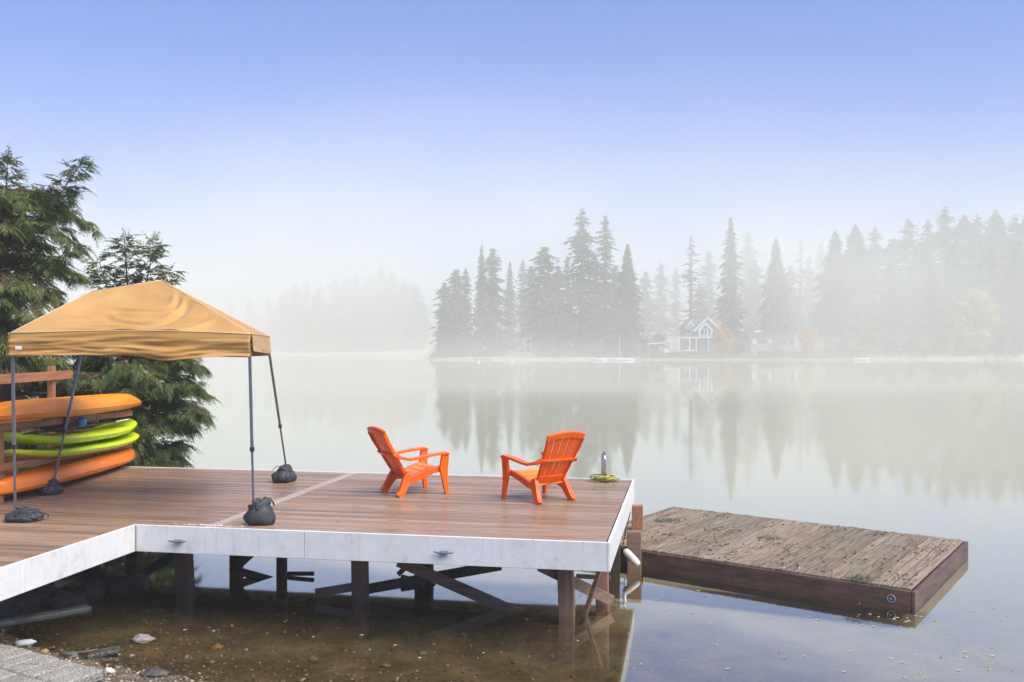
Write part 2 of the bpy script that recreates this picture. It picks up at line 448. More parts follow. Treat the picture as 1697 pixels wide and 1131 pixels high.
xs = sorted(set([round(-16 + .22 * i, 3) for i in range(110)] + [8 + 1.2 * i for i in range(1, 12)] + [-16 - 1.5 * i for i in range(1, 10)] + [22 + 8 * i for i in range(1, 34)] + [-30 - 8 * i for i in range(1, 34)]))
ys = sorted(set([-20, -12, -6, -2, 1, 3, 5] + [round(6 + .2 * i, 3) for i in range(75)] + [21 + 1.3 * i for i in range(14)] + [40 + 8 * i for i in range(20)] + [204 + 2.0 * i for i in range(24)] + [254 + 8 * i for i in range(27)]))
tm = MB()
tm.v = [(x, y, gz(x, y)) for y in ys for x in xs]
W = len(xs)
tm.f = [(j * W + i, j * W + i + 1, (j + 1) * W + i + 1, (j + 1) * W + i) for j in range(len(ys) - 1) for i in range(W - 1)]
tag(tm.build('ground', M['ground'], smooth=True), kind='structure')
wm = MB().grid(lambda a, b: (-285 + 570 * a, -3 + 438 * b, 0), 6, 6)
tag(wm.build('water', M['water']), kind='structure')
# mown strip along the far bank
lm = MB().grid(lambda a, b: (lerp(28, 86, a), pl(lerp(28, 86, a), FAR) + .8 + 13 * b, gz(lerp(28, 86, a), pl(lerp(28, 86, a), FAR) + .8 + 13 * b) + .25), 40, 8)
tag(lm.build('lawn', M['lawn'], smooth=True), kind='structure')

# ------------------------------------------------------------------ the deck
DA = R(10.5); DO = Vector((.97, 9.56, 0)); DU = Vector((-math.cos(DA), math.sin(DA), 0)); DV = Vector((math.sin(DA), math.cos(DA), 0))
DZ = 1.12
def D(u, v, z=DZ): p = DO + DU * u + DV * v; return Vector((p.x, p.y, z))
DL = 4.56; UI = 5.31; UE = 9.7; US = 4.40; VN = -5.6
deck = thing('lake_deck', 'brown plank deck with white fascia standing on timber posts over the water', 'deck', (DO.x, DO.y, 0))
BW = DL / 32; RZ = math.atan2(DU.y, DU.x)
def board_mesh(L): return MB().box((0, 0, -.0125), (L, BW - .014, .025), bev=.005).mesh('board', M['board'])
def place(me, name, p, rz, par=deck): 
    o = put(name, me, par, (p - par.location), rz); return o
b1 = board_mesh(US - .07 - .012); b2 = board_mesh(UE - US - .07 - .006); b3 = board_mesh(UE - UI - .02)
for i in range(32):
    v = BW * (i + .5)
    j = lambda: rnd.uniform(-.0015, .0015)
    place(b1, 'board', D((.012 + US - .07) / 2, v, DZ + j()), RZ)
    place(b2, 'board', D((US + .07 + .006 + UE) / 2, v, DZ + j()), RZ)
for i in range(int(-VN / BW)):
    place(b3, 'board', D((UI + .02 + UE) / 2, -BW * (i + .5), DZ + rnd.uniform(-.0015, .0015)), RZ)
sm = MB().box((0, 0, -.0125), (DL - .004, .134, .026), bev=.003).mesh('strip', M['strip'])
place(sm, 'divider_board', D(US, DL / 2, DZ + .001), RZ + R(90))
# fascia boards
FH = .30
def fascia(a, b, out, name='fascia_board', h=FH, z1=DZ + .006):
    mb = MB().bar(a + Vector((0, 0, z1 - h / 2 - a.z)), b + Vector((0, 0, z1 - h / 2 - b.z)), .032, h, bev=.004)
    return mb.build(name, M['fascia'], deck)
e = .02
SPL = 3.27
fascia(D(0, -e), D(SPL - .003, -e), 0); fascia(D(SPL + .003, -e), D(UI - .017 - e, -e), 0)
fascia(D(-e, -e - .016), D(-e, DL + e), 0)
fascia(D(UI + .0 - e, VN), D(UI - e, -e + .016), 0)
fascia(D(-e + .017, DL + e), D(UE, DL + e), 0)
# metal corner trim at the inner corner
MB().box(D(UI - e - .022, -e - .022, DZ - .145), (.012, .012, .29), rz=RZ).build('corner_trim', M['galv'], deck)
# joists, beams, posts
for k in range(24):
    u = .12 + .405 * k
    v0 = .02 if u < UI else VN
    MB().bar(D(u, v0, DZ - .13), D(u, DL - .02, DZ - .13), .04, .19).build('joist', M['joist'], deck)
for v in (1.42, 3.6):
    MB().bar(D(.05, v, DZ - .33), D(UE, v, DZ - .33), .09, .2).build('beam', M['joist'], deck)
def post(u, v, w=.19, ztop=DZ - .235, lean=0, m='post', zb=None):
    b = D(u, v, 0); zb = gz(b.x, b.y) - .15 if zb is None else zb
    t = D(u + lean, v, ztop); b.z = zb
    MB().bar(b, t, w, w * .82, up=DV, bev=.006).build('post', M[m], deck)
def DP(px, py, v):
    """point of the vertical plane at depth v behind the front edge that lies in the given sight line"""
    k = (px - 848.5) / 1550; p = DO + DV * v; u = (k * p.y - p.x) / (DU.x - k * DU.y); q = p + DU * u
    return Vector((q.x, q.y, CAMZ - (py - 575) / 1550 * q.y))
def post_at(px, v, w, lean=0, m='post', zb=None):
    q = DP(px, 950, v) - DO; post(q.dot(DU), v, w, lean=lean, m=m, zb=zb)
post_at(309, 1.42, .19, .07); post_at(598, 1.42, .18, .02); post_at(941, 1.25, .18, .04)
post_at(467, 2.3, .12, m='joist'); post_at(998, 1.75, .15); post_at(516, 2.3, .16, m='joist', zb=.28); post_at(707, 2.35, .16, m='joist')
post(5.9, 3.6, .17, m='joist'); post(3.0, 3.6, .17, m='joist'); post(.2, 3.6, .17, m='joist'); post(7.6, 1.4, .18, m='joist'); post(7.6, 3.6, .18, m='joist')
for p_, q_, w_, m_ in ((DP(660, 930, 1.24), DP(866, 1020, 1.36), .13, 'brace'), (DP(600, 978, 1.54), DP(830, 937, 1.56), .12, 'joist'),
                       (DP(895, 938, 1.16), DP(1014, 996, 1.6), .13, 'brace'), (DP(996, 940, 1.2), DP(962, 1040, 1.3), .05, 'brace'),
                       (DP(320, 900, 1.7), DP(205, 972, 1.9), .11, 'joist'), (DP(386, 944, 2.15), DP(474, 969, 2.35), .10, 'joist'), (DP(384, 948, 2.17), DP(420, 915, 2.2), .10, 'joist'),
                       (DP(523, 983, 1.3), DP(592, 972, 1.4), .10, 'brace'), (DP(664, 960, 2.3), DP(720, 975, 2.3), .12, 'joist'), (DP(955, 955, 2.3), DP(1012, 958, 2.3), .05, 'joist'), (DP(460, 951, 2.4), DP(520, 951, 2.4), .05, 'joist'),
                       (DP(660, 952, 1.4), DP(690, 925, 1.4), .06, 'joist')):
    MB().bar(p_, q_, .05, w_, bev=.004).build('brace', M[m_], deck)
# cleats on the front fascia
def cleat(u):
    p = D(u, -e - .02, DZ - .155)
    mb = MB().box(p - DV * .012, (.09, .022, .03), rz=RZ, bev=.004)
    mb.tube([p - DV * .045 + DU * x + Vector((0, 0, z)) for x, z in ((-.11, .006), (-.07, .0), (0, -.002), (.07, 0), (.11, .006))], .010, 8, taper=[.006, .011, .013, .011, .006])
    mb.box(p - DV * .03, (.05, .03, .018), rz=RZ)
    mb.build('cleat', M['galv'], deck)
cleat(4.74); cleat(1.70)
# steel fixings along strip
# ------------------------------------------------------------------ chairs
def make_chair(label):
    t = thing('adirondack_chair', label, 'chair')
    m = M['chair']; kw = dict(parent=t, world=False)
    # backrest surface: s across -1..1, k up 0..1
    def back(s, k, off=0.0):
        hw = lerp(.205, .305, k)
        top = 1.0 - .055 * s * s if k > .5 else 1.0
        z = .235 + .70 * k * (top if k > .5 else 1); x = -.10 - .385 * k - .02 * math.sin(k * math.pi)
        x += .035 * s * s
        return Vector((x - off * .87, s * hw, z - off * .49))
    def slab(s0, s1, k0, k1, nu=3, nv=6, th=.012):
        mb = MB(); 
        def front(a, b): return back(lerp(s0, s1, a), lerp(k0, k1, b))
        def rear(a, b): return back(lerp(s0, s1, 1 - a), lerp(k0, k1, b), th)
        mb.grid(front, nu, nv); n1 = (nu + 1) * (nv + 1); mb.grid(rear, nu, nv)
        def id0(i, j): return j * (nu + 1) + i
        def id1(i, j): return n1 + j * (nu + 1) + (nu - i)
        for i in range(nu):
            mb.f.append((id0(i + 1, 0), id0(i, 0), id1(i, 0), id1(i + 1, 0))); mb.f.append((id0(i, nv), id0(i + 1, nv), id1(i + 1, nv), id1(i, nv)))
        for j in range(nv):
            mb.f.append((id0(0, j), id0(0, j + 1), id1(0, j + 1), id1(0, j))); mb.f.append((id0(nu, j + 1), id0(nu, j), id1(nu, j), id1(nu, j + 1)))
        return mb
    slab(-1, 1, 0, .16, 10, 2, .026).build('back_base', m, **kw)
    slab(-1, 1, .885, 1, 10, 2, .03).build('back_top', m, **kw)
    g = .02
    for i in range(5):
        s0 = -1 + .4 * i + (g if i else 0); s1 = -1 + .4 * (i + 1) - (g if i < 4 else 0)
        slab(s0, s1, .16, .885, 3, 8).build('back_slat', m, **kw)
    # raised rib across the rear and its two ends
    MB().sweep([back(s, .47, .03) for s in (-1.12, -1, -.5, 0, .5, 1, 1.12)], (-.87, 0, -.49), .028, .035).build('back_rib', m, **kw)
    for sg in (-1, 1):
        MB().sweep([back(sg * .985, k, .022) for k in (.02, .25, .5, .75, .93)], (-.87, 0, -.49), .045, .016).build('back_edge', m, **kw)
    # seat slats
    def seat(x): return pl(x, [(-.12, .225), (.0, .25), (.2, .33), (.3, .365), (.36, .35), (.40, .315)])
    xs_ = [-.13, -.045, .045, .135, .225, .315]
    for i in range(6):
        a = xs_[i] + .005; b = (xs_[i + 1] - .005) if i < 5 else .395
        pts = [lerp(a, b, q / 3) for q in range(4)]
        w = [lerp(.42, .50, (x + .13) / .53) for x in pts]
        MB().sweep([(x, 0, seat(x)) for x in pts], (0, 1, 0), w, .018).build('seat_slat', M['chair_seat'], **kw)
    MB().sweep([(x, 0, seat(x) - .018) for x in (-.12, 0, .12, .24, .34)], (0, 1, 0), .04, .02).build('seat_spine', m, **kw)
    for sg in (-1, 1):
        # side rail that runs down into the rear leg
        MB().sweep([(.37, sg * .285, .345), (.26, sg * .275, .325), (.12, sg * .26, .275), (0, sg * .245, .225), (-.1, sg * .235, .20)], (0, 1, 0), .055, [.075, .08, .085, .09, .09]).build('side_rail', m, **kw)
        MB().sweep([(-.07, sg * .235, .29), (-.12, sg * .24, .21), (-.165, sg * .255, .13), (-.21, sg * .27, .05), (-.25, sg * .28, .0)], [(0, 1, 0)] * 5, [.05, .06, .065, .065, .06], [.13, .12, .10, .09, .10]).build('rear_leg', m, **kw)
        # front leg, broad panel at the arm, tapering to the foot
        MB().sweep([(.405, sg * .34, .545), (.395, sg * .335, .44), (.385, sg * .33, .345), (.40, sg * .335, .2), (.43, sg * .345, .0)], [(0, 1, 0)] * 5, [.05, .045, .05, .045, .04], [.10, .115, .12, .075, .055]).build('front_leg', m, **kw)
        MB().sweep([(.45, sg * .34, .545), (.40, sg * .342, .562), (.2, sg * .352, .545), (.0, sg * .352, .515), (-.12, sg * .345, .50), (-.24, sg * .315, .525), (-.315, sg * .265, .575)], [(0, 1, 0)] * 7, [.085, .095, .105, .10, .085, .06, .04], [.03, .034, .034, .034, .036, .045, .05]).build('arm', m, **kw)
    for c in t.children:
        b = c.modifiers.new('bevel', 'BEVEL'); b.width = .005; b.segments = 2; b.limit_method = 'ANGLE'; b.angle_limit = R(50)
    return t
ch1 = make_chair('orange plastic slatted lounge chair in side view next to the pale divider board')
ch1.location = (-1.43, 12.80, DZ + .0); ch1.rotation_euler.z = math.atan2(.36, .62)
ch2 = copy_tree(ch1); ch2['label'] = 'orange plastic slatted lounge chair with its back turned, next to the steel ladder handle'
ch2.location = (.42, 12.22, DZ); ch2.rotation_euler.z = math.atan2(.60, -.44)
for c_ in (ch1, ch2): c_['group'] = 'orange chairs on the deck'

# ------------------------------------------------------------------ canopy tent
TC = dict(FR=Vector((-2.965, 10.62, 3.265)), FL=Vector((-5.83, 10.85, 3.275)), BR=Vector((-3.43, 13.2, 3.265)), BL=Vector((-5.95, 13.0, 3.275)))
RL = Vector((-5.33, 11.85, 3.82)); RR = Vector((-4.46, 11.9, 3.965))
tent = thing('canopy_tent', 'tan fabric canopy tent with wrinkled roof on thin grey poles', 'tent', (-4.5, 11.9, DZ))
def fold(p, k): return mnoise.noise(Vector((p.x * k, p.y * k, p.z * k)))
def panel(a, b, c, d, sag, seed, name='roof_panel', nu=60, nv=60):
    """a,b on the eave, d,c on the ridge"""
    nrm = (b - a).cross(d - a).normalized()
    if nrm.z < 0: nrm = -nrm
    def fn(s, t):
        p = a.lerp(b, s).lerp(d.lerp(c, s), t)
        w = math.sin(math.pi * min(1, max(0, s)))
        h = -sag * w * (math.sin(math.pi * t * .98) + .25 * (1 - t) * 0)
        # soft tension folds that sag between the hip lines
        e_ = t * 5.2 - 1.25 * w + .35 * seed
        h += .034 * w * (1 - abs(math.sin(e_ * 1.5 + seed * .7))) ** 2 * 1.6 * math.sin(math.pi * t) * (.6 + .6 * mnoise.noise(Vector((s * 3, t * 3, seed))))
        h += .045 * w * mnoise.noise(Vector((s * 2.6 + t * 2, t * 8 - s * 3.5, seed * 5))) * (1 - t * .5) * min(1, t * 8)
        if seed == 1:
            for c0, am, s0 in ((.80, .030, .30), (.60, .042, .34), (.42, .036, .22), (.25, .028, .10)):
                tc = c0 - .26 * math.sin(math.pi * min(1, max(0, (s - s0 + .1) / (1.05 - s0)))) + .05 * math.sin(s * 9 + c0 * 20)
                md = min(1, max(0, (s - s0) * 6)) * min(1, (1 - s) * 7)
                h += md * am * (math.exp(-((t - tc) / .030) ** 2) - .9 * math.exp(-((t - tc + .06) / .045) ** 2))
        return p + nrm * h + Vector((0, 0, .035 * w * (1 - t) ** 3 * (1 if seed == 1 else 0)))
    mb = MB().grid(fn, nu, nv)
    if name: mb.build(name, M['fabric'], tent, smooth=True, solid=.003)
panel(TC['FL'], TC['FR'], RR, RL, .10, 1); panel(TC['FR'], TC['BR'], RR, RR, .07, 2)
panel(TC['BR'], TC['BL'], RL, RR, .09, 3); panel(TC['BL'], TC['FL'], RL, RL, .06, 4)
def valance(a, b, drop, seed, dip):
    out = (b - a).cross(Vector((0, 0, 1))).normalized()
    if (a + out - Vector((-4.5, 11.9, a.z))).length < (a - Vector((-4.5, 11.9, a.z))).length: out = -out
    L = (b - a).length
    def fn(s, t):
        p = a.lerp(b, s); w = math.sin(math.pi * s)
        wr = (mnoise.noise(Vector((s * 5, t * 7 + s * 3, seed))) * .06 + mnoise.noise(Vector((s * 9 - t * 2, t * 15 + 5 * abs(s - .57), seed * 3))) * .035 + math.sin(t * 9 - 4 * abs(s - .55) * (1 + t) + seed) * .02) * t * (1 - .35 * t)
        if seed != 1: wr *= .3
        q = p + out * (.012 + wr + .02 * t) + Vector((0, 0, -drop * t - dip(s) * t))
        if seed == 1: q.z += .035 * w * (1 - t)
        return q
    MB().grid(fn, 90, 22).build('valance', M['fabric'], tent, smooth=True, solid=.003)
valance(TC['FL'], TC['FR'], .265, 1, lambda s: .055 * math.exp(-((s - .67) / .12) ** 2) - .02 * math.sin(math.pi * s) + .01 * mnoise.noise(Vector((s * 9, 0, 0))))
valance(TC['FR'], TC['BR'], .20, 2, lambda s: .05 * s); valance(TC['BR'], TC['BL'], .27, 3, lambda s: .02 * math.sin(s * 7)); valance(TC['BL'], TC['FL'], .25, 4, lambda s: .01)
FT = dict(FR=Vector((-2.92, 10.58, DZ)), FL=Vector((-5.745, 10.82, DZ)), BR=Vector((-3.33, 13.92, DZ)), BL=Vector((-6.27, 12.72, DZ)))
for k in ('FR', 'FL', 'BR', 'BL'):
    top = TC[k] + Vector((0, 0, -.03)) + (Vector((-4.5, 11.9, 3.2)) - TC[k]).normalized() * .03; ft = FT[k]; mid = ft.lerp(top, .42)
    lg = MB().bar(ft + Vector((0, 0, .0)), mid, .022, .022, up=(0, 1, 0)).build('leg', M['leg'], tent)
    s_ = Vector((top - mid)).normalized()
    inv = tent
    o1 = MB().bar(mid - s_ * .05, top, .03, .03, up=(0, 1, 0)); 
    o1.v = [tuple(Vector(p) - tent.location) for p in o1.v]; o1.build('upper_section', M['leg'], lg, world=False)
    o2 = MB().box(mid - s_ * .05, (.045, .045, .05)).box(ft + Vector((0, 0, .004)), (.07, .07, .008)); o2.v = [tuple(Vector(p) - tent.location) for p in o2.v]; o2.build('leg_fitting', M['black'], lg, world=False)
for a, b in (('FL', 'FR'), ('FR', 'BR'), ('BR', 'BL'), ('BL', 'FL')):
    A = TC[a] + Vector((0, 0, -.05)); B = TC[b] + Vector((0, 0, -.05)); inn = (Vector((-4.5, 11.9, 3.2)) - (A + B) / 2).normalized() * .05
    for z0, z1, z2 in ((0, -.14, 0), (-.2, -.02, -.2)):
        MB().tube([A + inn + Vector((0, 0, z0)), (A + B) / 2 + inn + Vector((0, 0, z1)), B + inn + Vector((0, 0, z2))], .008, 6).build('truss_bar', M['leg'], tent)
for k, r_ in (('FR', RR), ('BR', RR), ('FL', RL), ('BL', RL)):
    MB().tube([TC[k] + Vector((0, 0, -.05)), TC[k].lerp(r_, .5) + Vector((0, 0, -.15)), r_ + Vector((0, 0, -.05))], .008, 6).build('roof_bar', M['leg'], tent)
MB().tube([RL + Vector((0, 0, -.04)), RR + Vector((0, 0, -.04))], .01, 6).build('ridge_bar', M['leg'], tent)
for k, r_ in (('FR', RR), ('BR', RR), ('FL', RL), ('BL', RL)):
    MB().tube([TC[k], TC[k].lerp(r_, .5), r_], .007, 6).build('hip_seam', M['seam'], tent, smooth=True)
for a_, b_ in (('FL', 'FR'), ('FR', 'BR'), ('BR', 'BL'), ('BL', 'FL')):
    dip_ = .035 if a_ == 'FL' else 0
    MB().tube([TC[a_].lerp(TC[b_], q / 12) + Vector((0, 0, dip_ * math.sin(math.pi * q / 12) + .002)) + ((TC[a_] + TC[b_]) / 2 - Vector((-4.5, 11.9, 3.27))).normalized() * .014 for q in range(13)], .006, 6).build('eave_seam', M['seam'], tent, smooth=True)
MB().tube([RL, RR], .007, 6).build('ridge_seam', M['seam'], tent, smooth=True)
MB().tube([Vector((-6.0, 12.85, 3.28)), Vector((-6.27, 12.4, 3.50)), Vector((-6.1, 12.3, 3.42))], .012, 6).build('bent_bar', M['galv'], tent)
lp = TC['FL'].lerp(TC['FR'], .052) + Vector((0, -.072, -.165))
MB().box(lp, (.075, .004, .04), rz=-.08).build('maker_label', M['white'], tent)

# sand bags at the feet
def bag(label, loc, rz, sc, seed):
    t = thing('weight_bag', label, 'weight bag', loc, rz, 'black weight bags on the tent feet')
    mb = MB()
    def lump(c, sz, sd, fq=2.0, amp=.4): mb.blob((c[0] * sc[0], c[1] * sc[1], c[2] * sc[2]), (sz[0] * sc[0], sz[1] * sc[1], sz[2] * sc[2]), sd, amp, fq, 16, 26, flat=-c[2] * sc[2])
    lump((0, 0, .30), (1.05, 1.0, .52), seed, 1.5, .24)
    mb.build('bag_body', M['bag'], t, smooth=True, world=False)
    mb = MB(); lump((-.12 * math.cos(seed), .0, .62), (.66, .62, .42), seed + 5, 2.4, .5); mb.build('bag_flap', M['bag'], t, smooth=True, world=False)
    mb = MB(); lump((.55 * math.cos(seed * 2), -.45, .38), (.42, .4, .3), seed + 9, 2.2, .5); mb.build('bag_pocket', M['bag'], t, smooth=True, world=False)
    for j in range(3):
        a = seed * 1.9 + j * 2.2; c_, s_ = math.cos(a), math.sin(a)
        pts = [(c_ * sc[0] * q, s_ * sc[1] * q, z * sc[2]) for q, z in (((.3, .9), (.6, 1.02), (.85, .85), (.95, .7)) if j else ((.85, .5), (1.1, .55), (1.25, .4), (1.2, .15)))]
        MB().sweep(pts, (-s_, c_, 0), .03, .008).build('strap', M['bag'], t, smooth=False, world=False)
    return t
bag('tall slumped black weight bag on the pale divider board', tuple(FT['FR'] + Vector((.09, -.04, .0))), 0.3, (.17, .14, .28), 1.2)
bag('black weight bag with a clip at the tent pole by the far deck edge', tuple(FT['BR'] + Vector((-.05, -.05, 0))), 1.3, (.2, .16, .235), 2.1)
bag('flat black weight bag with loose straps at the pole opposite the inner deck corner', tuple(FT['FL'] + Vector((.13, -.06, 0))), .1, (.21, .17, .135), 3.4)
bag('small rounded black weight bag in front of the lower orange kayak', tuple(FT['BL'] + Vector((.02, -.05, 0))), .6, (.14, .13, .2), 4.7)

# ------------------------------------------------------------------ kayak rack and kayaks
RX = -6.43
rack = thing('kayak_rack', 'cedar timber rack with rails carrying the stacked kayaks', 'rack', (RX - .3, 13.9, DZ))
def rbar(a, b, w, h, n): MB().bar(a, b, w, h, bev=.004).build(n, M['rack'], rack)
for (x, y, h) in ((RX - .08, 11.86, 1.0), (RX - .62, 14.32, 1.70), (RX - .62, 11.86, 1.70)):
    MB().box((x, y, DZ + h / 2), (.09, .09, h), bev=.004).build('post', M['rack'], rack)
rbar((RX - .56, 10.9, DZ + 1.545), (RX - .56, 14.85, DZ + 1.56), .04, .13, 'top_rail')
rbar((RX, 11.0, DZ + 1.0), (RX + .02, 15.75, DZ + .885), .04, .09, 'rail')
rbar((RX, 11.7, DZ + .48), (RX + .02, 15.75, DZ + .36), .04, .09, 'rail')
rbar((RX - .6, 11.0, DZ + 1.0), (RX - .58, 15.75, DZ + .885), .04, .12, 'rail')
rbar((RX - .6, 11.7, DZ + .48), (RX - .58, 15.75, DZ + .36), .04, .12, 'rail')
for y, z in ((12.2, .93), (14.6, .88), (12.2, .41), (14.6, .34)):
    rbar((RX - .66, y, DZ + z - .03), (RX - .03, y, DZ + z - .03), .06, .07, 'arm')
rbar((RX - .30, 11.9, DZ + .03), (RX - .30, 15.5, DZ + .03), .09, .05, 'base_rail')

def kayak(name, label, mat, L, wid, hgt, loc, pitch, rz, flip=False, tip=.5, blunt=1.0, rocker=.0, roll=0, sharp=None):
    """hull along local +Y, bow at +Y; z=0 at the lowest line"""
    t = thing(name, label, 'kayak', loc, 0, 'kayaks on the rack')
    t.rotation_euler = (pitch, roll, rz)
    rings = []; N = 26; n = 20
    for i in range(N + 1):
        y = -1 + 2 * i / N
        a = max(1e-3, 1 - abs(y) ** (2.6 * blunt)) ** (sharp or .5); a = max(a, .05)
        hw = wid / 2 * a; up = rocker * abs(y) ** 3
        dk = hgt * (.84 + .16 * (1 - abs(y) ** 2)); kl = hgt * (.62 * max(0, abs(y) - .55) / .45) ** 2 * tip
        ring = []
        for k in range(n):
            th = 2 * math.pi * k / n; c_, s_ = math.cos(th), math.sin(th)
            x = hw * abs(c_) ** .62 * (1 if c_ > 0 else -1)
            cz = .62 * hgt + up
            z = cz + ((dk - .62 * hgt) * abs(s_) ** .7 if s_ > 0 else -(.62 * hgt - kl) * abs(s_) ** .62)
            if flip: z = hgt - z
            ring.append((x, y * L / 2, z))
        if flip: ring = ring[::-1]
        rings.append(ring)
    hull = MB().loft(rings).build('hull', mat, t, smooth=True, world=False)
    zr = hgt * .62
    if flip: zr = hgt - zr
    rim = []
    for sg in (-1, 1):
        pts = []
        for i in range(1, N):
            y = -1 + 2 * i / N; a = max(1e-3, 1 - abs(y) ** (2.6 * blunt)) ** (sharp or .5)
            pts.append((sg * (wid / 2 * a - .002), y * L / 2, zr + (-1 if flip else 1) * rocker * abs(y) ** 3))
        MB().tube(pts, .010, 6).build('seam', mat, t, smooth=True, world=False)
    # carry handle at each tip and moulded strakes along the hull
    for y in (-.90, .90):
        z = (hgt * .62 if not flip else hgt * .42) + (0 if flip else rocker * .7 + .05)
        MB().tube([(-.05, y * L / 2 - .05, z), (-.04, y * L / 2, z + (.03 if not flip else -.12)), (.04, y * L / 2, z + (.03 if not flip else -.12)), (.05, y * L / 2 + .05, z)], .009, 6).build('carry_handle', M['black'], t, smooth=True, world=False)
    if flip:
        for xs_ in (-.35, 0, .35):
            MB().tube([(xs_ * wid * (1 - abs(k) ** 2.5) * .9, k * L * .42, hgt * (1.0 - (.02 if xs_ == 0 else .075)) - (hgt * .55 * max(0, abs(k) - .65) ** 1.5)) for k in [q / 8 - 1 for q in range(17)]], .014, 6).build('strake', mat, t, smooth=True, world=False)
    return t
k1 = kayak('kayak', 'bright orange kayak lying upside down on the upper rails', M['kayak_o'], 5.1, .58, .27, (RX + .02, 13.6, DZ + 1.0), -.022, .0, flip=True, tip=1.5, blunt=.95, sharp=.85)
for yy in (-.9, .6): 
    MB().tube([(-.1, yy, .355), (.1, yy, .355)], .012, 6).build('drain_plug', M['black'], k1, world=False)
k2 = kayak('kayak', 'lime green sit-on-top kayak carrying black paddles and a blue ball', M['kayak_g'], 4.05, .68, .15, (RX - .12, 14.1, DZ + .57), -.035, .02, tip=.9, blunt=1.5, rocker=.14)
k3 = kayak('kayak', 'lime green sit-on-top kayak wedged under the other green one', M['kayak_g'], 4.05, .68, .125, (RX - .10, 14.14, DZ + .40), -.035, .02, tip=.9, blunt=1.5, rocker=.10)
k4 = kayak('kayak', 'deep orange kayak lying low along the deck boards', M['kayak_o2'], 4.3, .56, .26, (RX - .10, 13.9, DZ + .06), -.012, .012, flip=True, tip=.3, blunt=1.7)
MB().tube([(-.05, -.9, .20), (.02, -.3, .21)], .0, 6, taper=[.12, .13]) 
MB().box((.0, -.35, .205), (.40, .9, .03), bev=.01).build('seat_pad', M['black'], k2, world=False, bevel=.01)
MB().box((0, -.75, .30), (.36, .05, .22), bev=.01).build('seat_back', M['black'], k2, world=False, bevel=.01)
def paddle(label, pts):
    a, b = Vector(pts[0]), Vector(pts[1]); t = thing('paddle', label, 'paddle', tuple(a), 0)
    MB().tube([a, b], .015, 8).build('shaft', M['black'], t, smooth=True)
    d = (b - a).normalized()
    for p, s in ((a, -1), (b, 1)):
        MB().sweep([p - d * s * .04, p + d * s * .1, p + d * s * .3, p + d * s * .42], (1, 0, .3), [.04, .14, .17, .09], .012).build('blade', M['black'] if s < 0 else M['white'], t)
paddle('black kayak paddle lying along the lime green kayak', [(RX + .1, 12.6, DZ + .86), (RX + .08, 15.0, DZ + .80)])
ball = MB().blob((0, 0, 0), (.075, .075, .075), 0, 0, 1, 12, 18).build('ball', M['ball'], None, smooth=True)
ball.location = (RX + .12, 13.7, DZ + .90); tag(ball, 'small blue ball tucked above the lime green kayak', 'ball')

# ------------------------------------------------------------------ ladder handle and ropes
lx = D(.46, DL - .02)
lad = thing('swim_ladder', 'stainless steel ladder handle looping above the far deck edge', 'ladder', tuple(lx))
def loop(p, h):
    a = [p + Vector((-.0, -.26, -.0)), p + Vector((-.0, -.26, h * .7))]
    for k in range(9):
        q = math.pi * k / 8; a.append(p + Vector((.0, -.08 - .18 * math.cos(q), h * .76 + h * .24 * math.sin(q))))
    a += [p + Vector((0, .1, h * .7)), p + Vector((0, .1, -1.3))]
    return a
h_ = .42
MB().tube(loop(lx + Vector((.03, 0, 0)), h_), .019, 10).build('rail', M['steel'], lad, smooth=True)
for z in (-.35, -.65, -.95): MB().box(lx + Vector((.2, .1, z)), (.36, .05, .03)).build('rung', M['steel'], lad)
MB().tube([lx + Vector((.37, .1, -.12)), lx + Vector((.37, .1, -1.3))], .017, 10).build('stile', M['steel'], lad, smooth=True)
def rope(mat, label, seed, n=260):
    r2 = random.Random(seed); pts = []; c = lx + Vector((.03, -.24, 0))
    for i in range(n):
        a = i * .21 + seed; rr = .05 + .13 * (.5 + .5 * math.sin(i * .057 + seed)) 
        pts.append(c + Vector((math.cos(a) * rr * 1.15 + .03 * math.sin(i * .13), math.sin(a) * rr * .8, .014 + .075 * (.5 + .5 * math.sin(i * .11 + seed * 2)) * (.5 + .5 * math.sin(i * .031)) + .012 * (1 + math.sin(i * .37)))))
    o = MB().tube(pts, .008, 5).build('rope', mat, None, smooth=True, origin=c); return tag(o, label, 'rope')
rope(M['rope_y'], 'yellow rope heaped around the ladder handle', 1); rope(M['rope_g'], 'dark green rope tangled in the yellow rope heap', 2.3, 150)

# ------------------------------------------------------------------ swim float
FLC = [Vector((4.76, 11.14, 0)), Vector((6.74, 13.95, 0)), Vector((2.90, 16.87, 0)), Vector((.92, 14.06, 0))]   # near corner, right, far, left
fu = (FLC[3] - FLC[0]); LU = fu.length; fu.normalize(); fv = (FLC[1] - FLC[0]); LV = fv.length; fv.normalize()
ZF = .238
flo = thing('swim_float', 'weathered floating wooden platform strewn with debris beside the deck', 'float', tuple((FLC[0] + FLC[2]) / 2))
def F(a, b, z): p = FLC[0] + fu * a + fv * b; return Vector((p.x, p.y, z))
NP = 40; pw = LU / NP
pm = MB().box((0, 0, -.018), (LV + .0, pw - .018, .036), bev=.006).mesh('plank', M['old'])
for i in range(NP):
    p = F(pw * (i + .5), LV / 2 + rnd.uniform(-.008, .008), ZF + rnd.uniform(-.003, .003))
    o = put('plank', pm, flo, p - flo.location, math.atan2(fv.y, fv.x) + rnd.uniform(-.002, .002))
def sk(a, b): MB().bar(a - Vector((0, 0, .0)), b - Vector((0, 0, .0)), .045, .27, bev=.005).build('skirt_board', M['skirt'], flo)
zs = ZF - .036 - .135 - .004 + .02
zc = ZF - .160
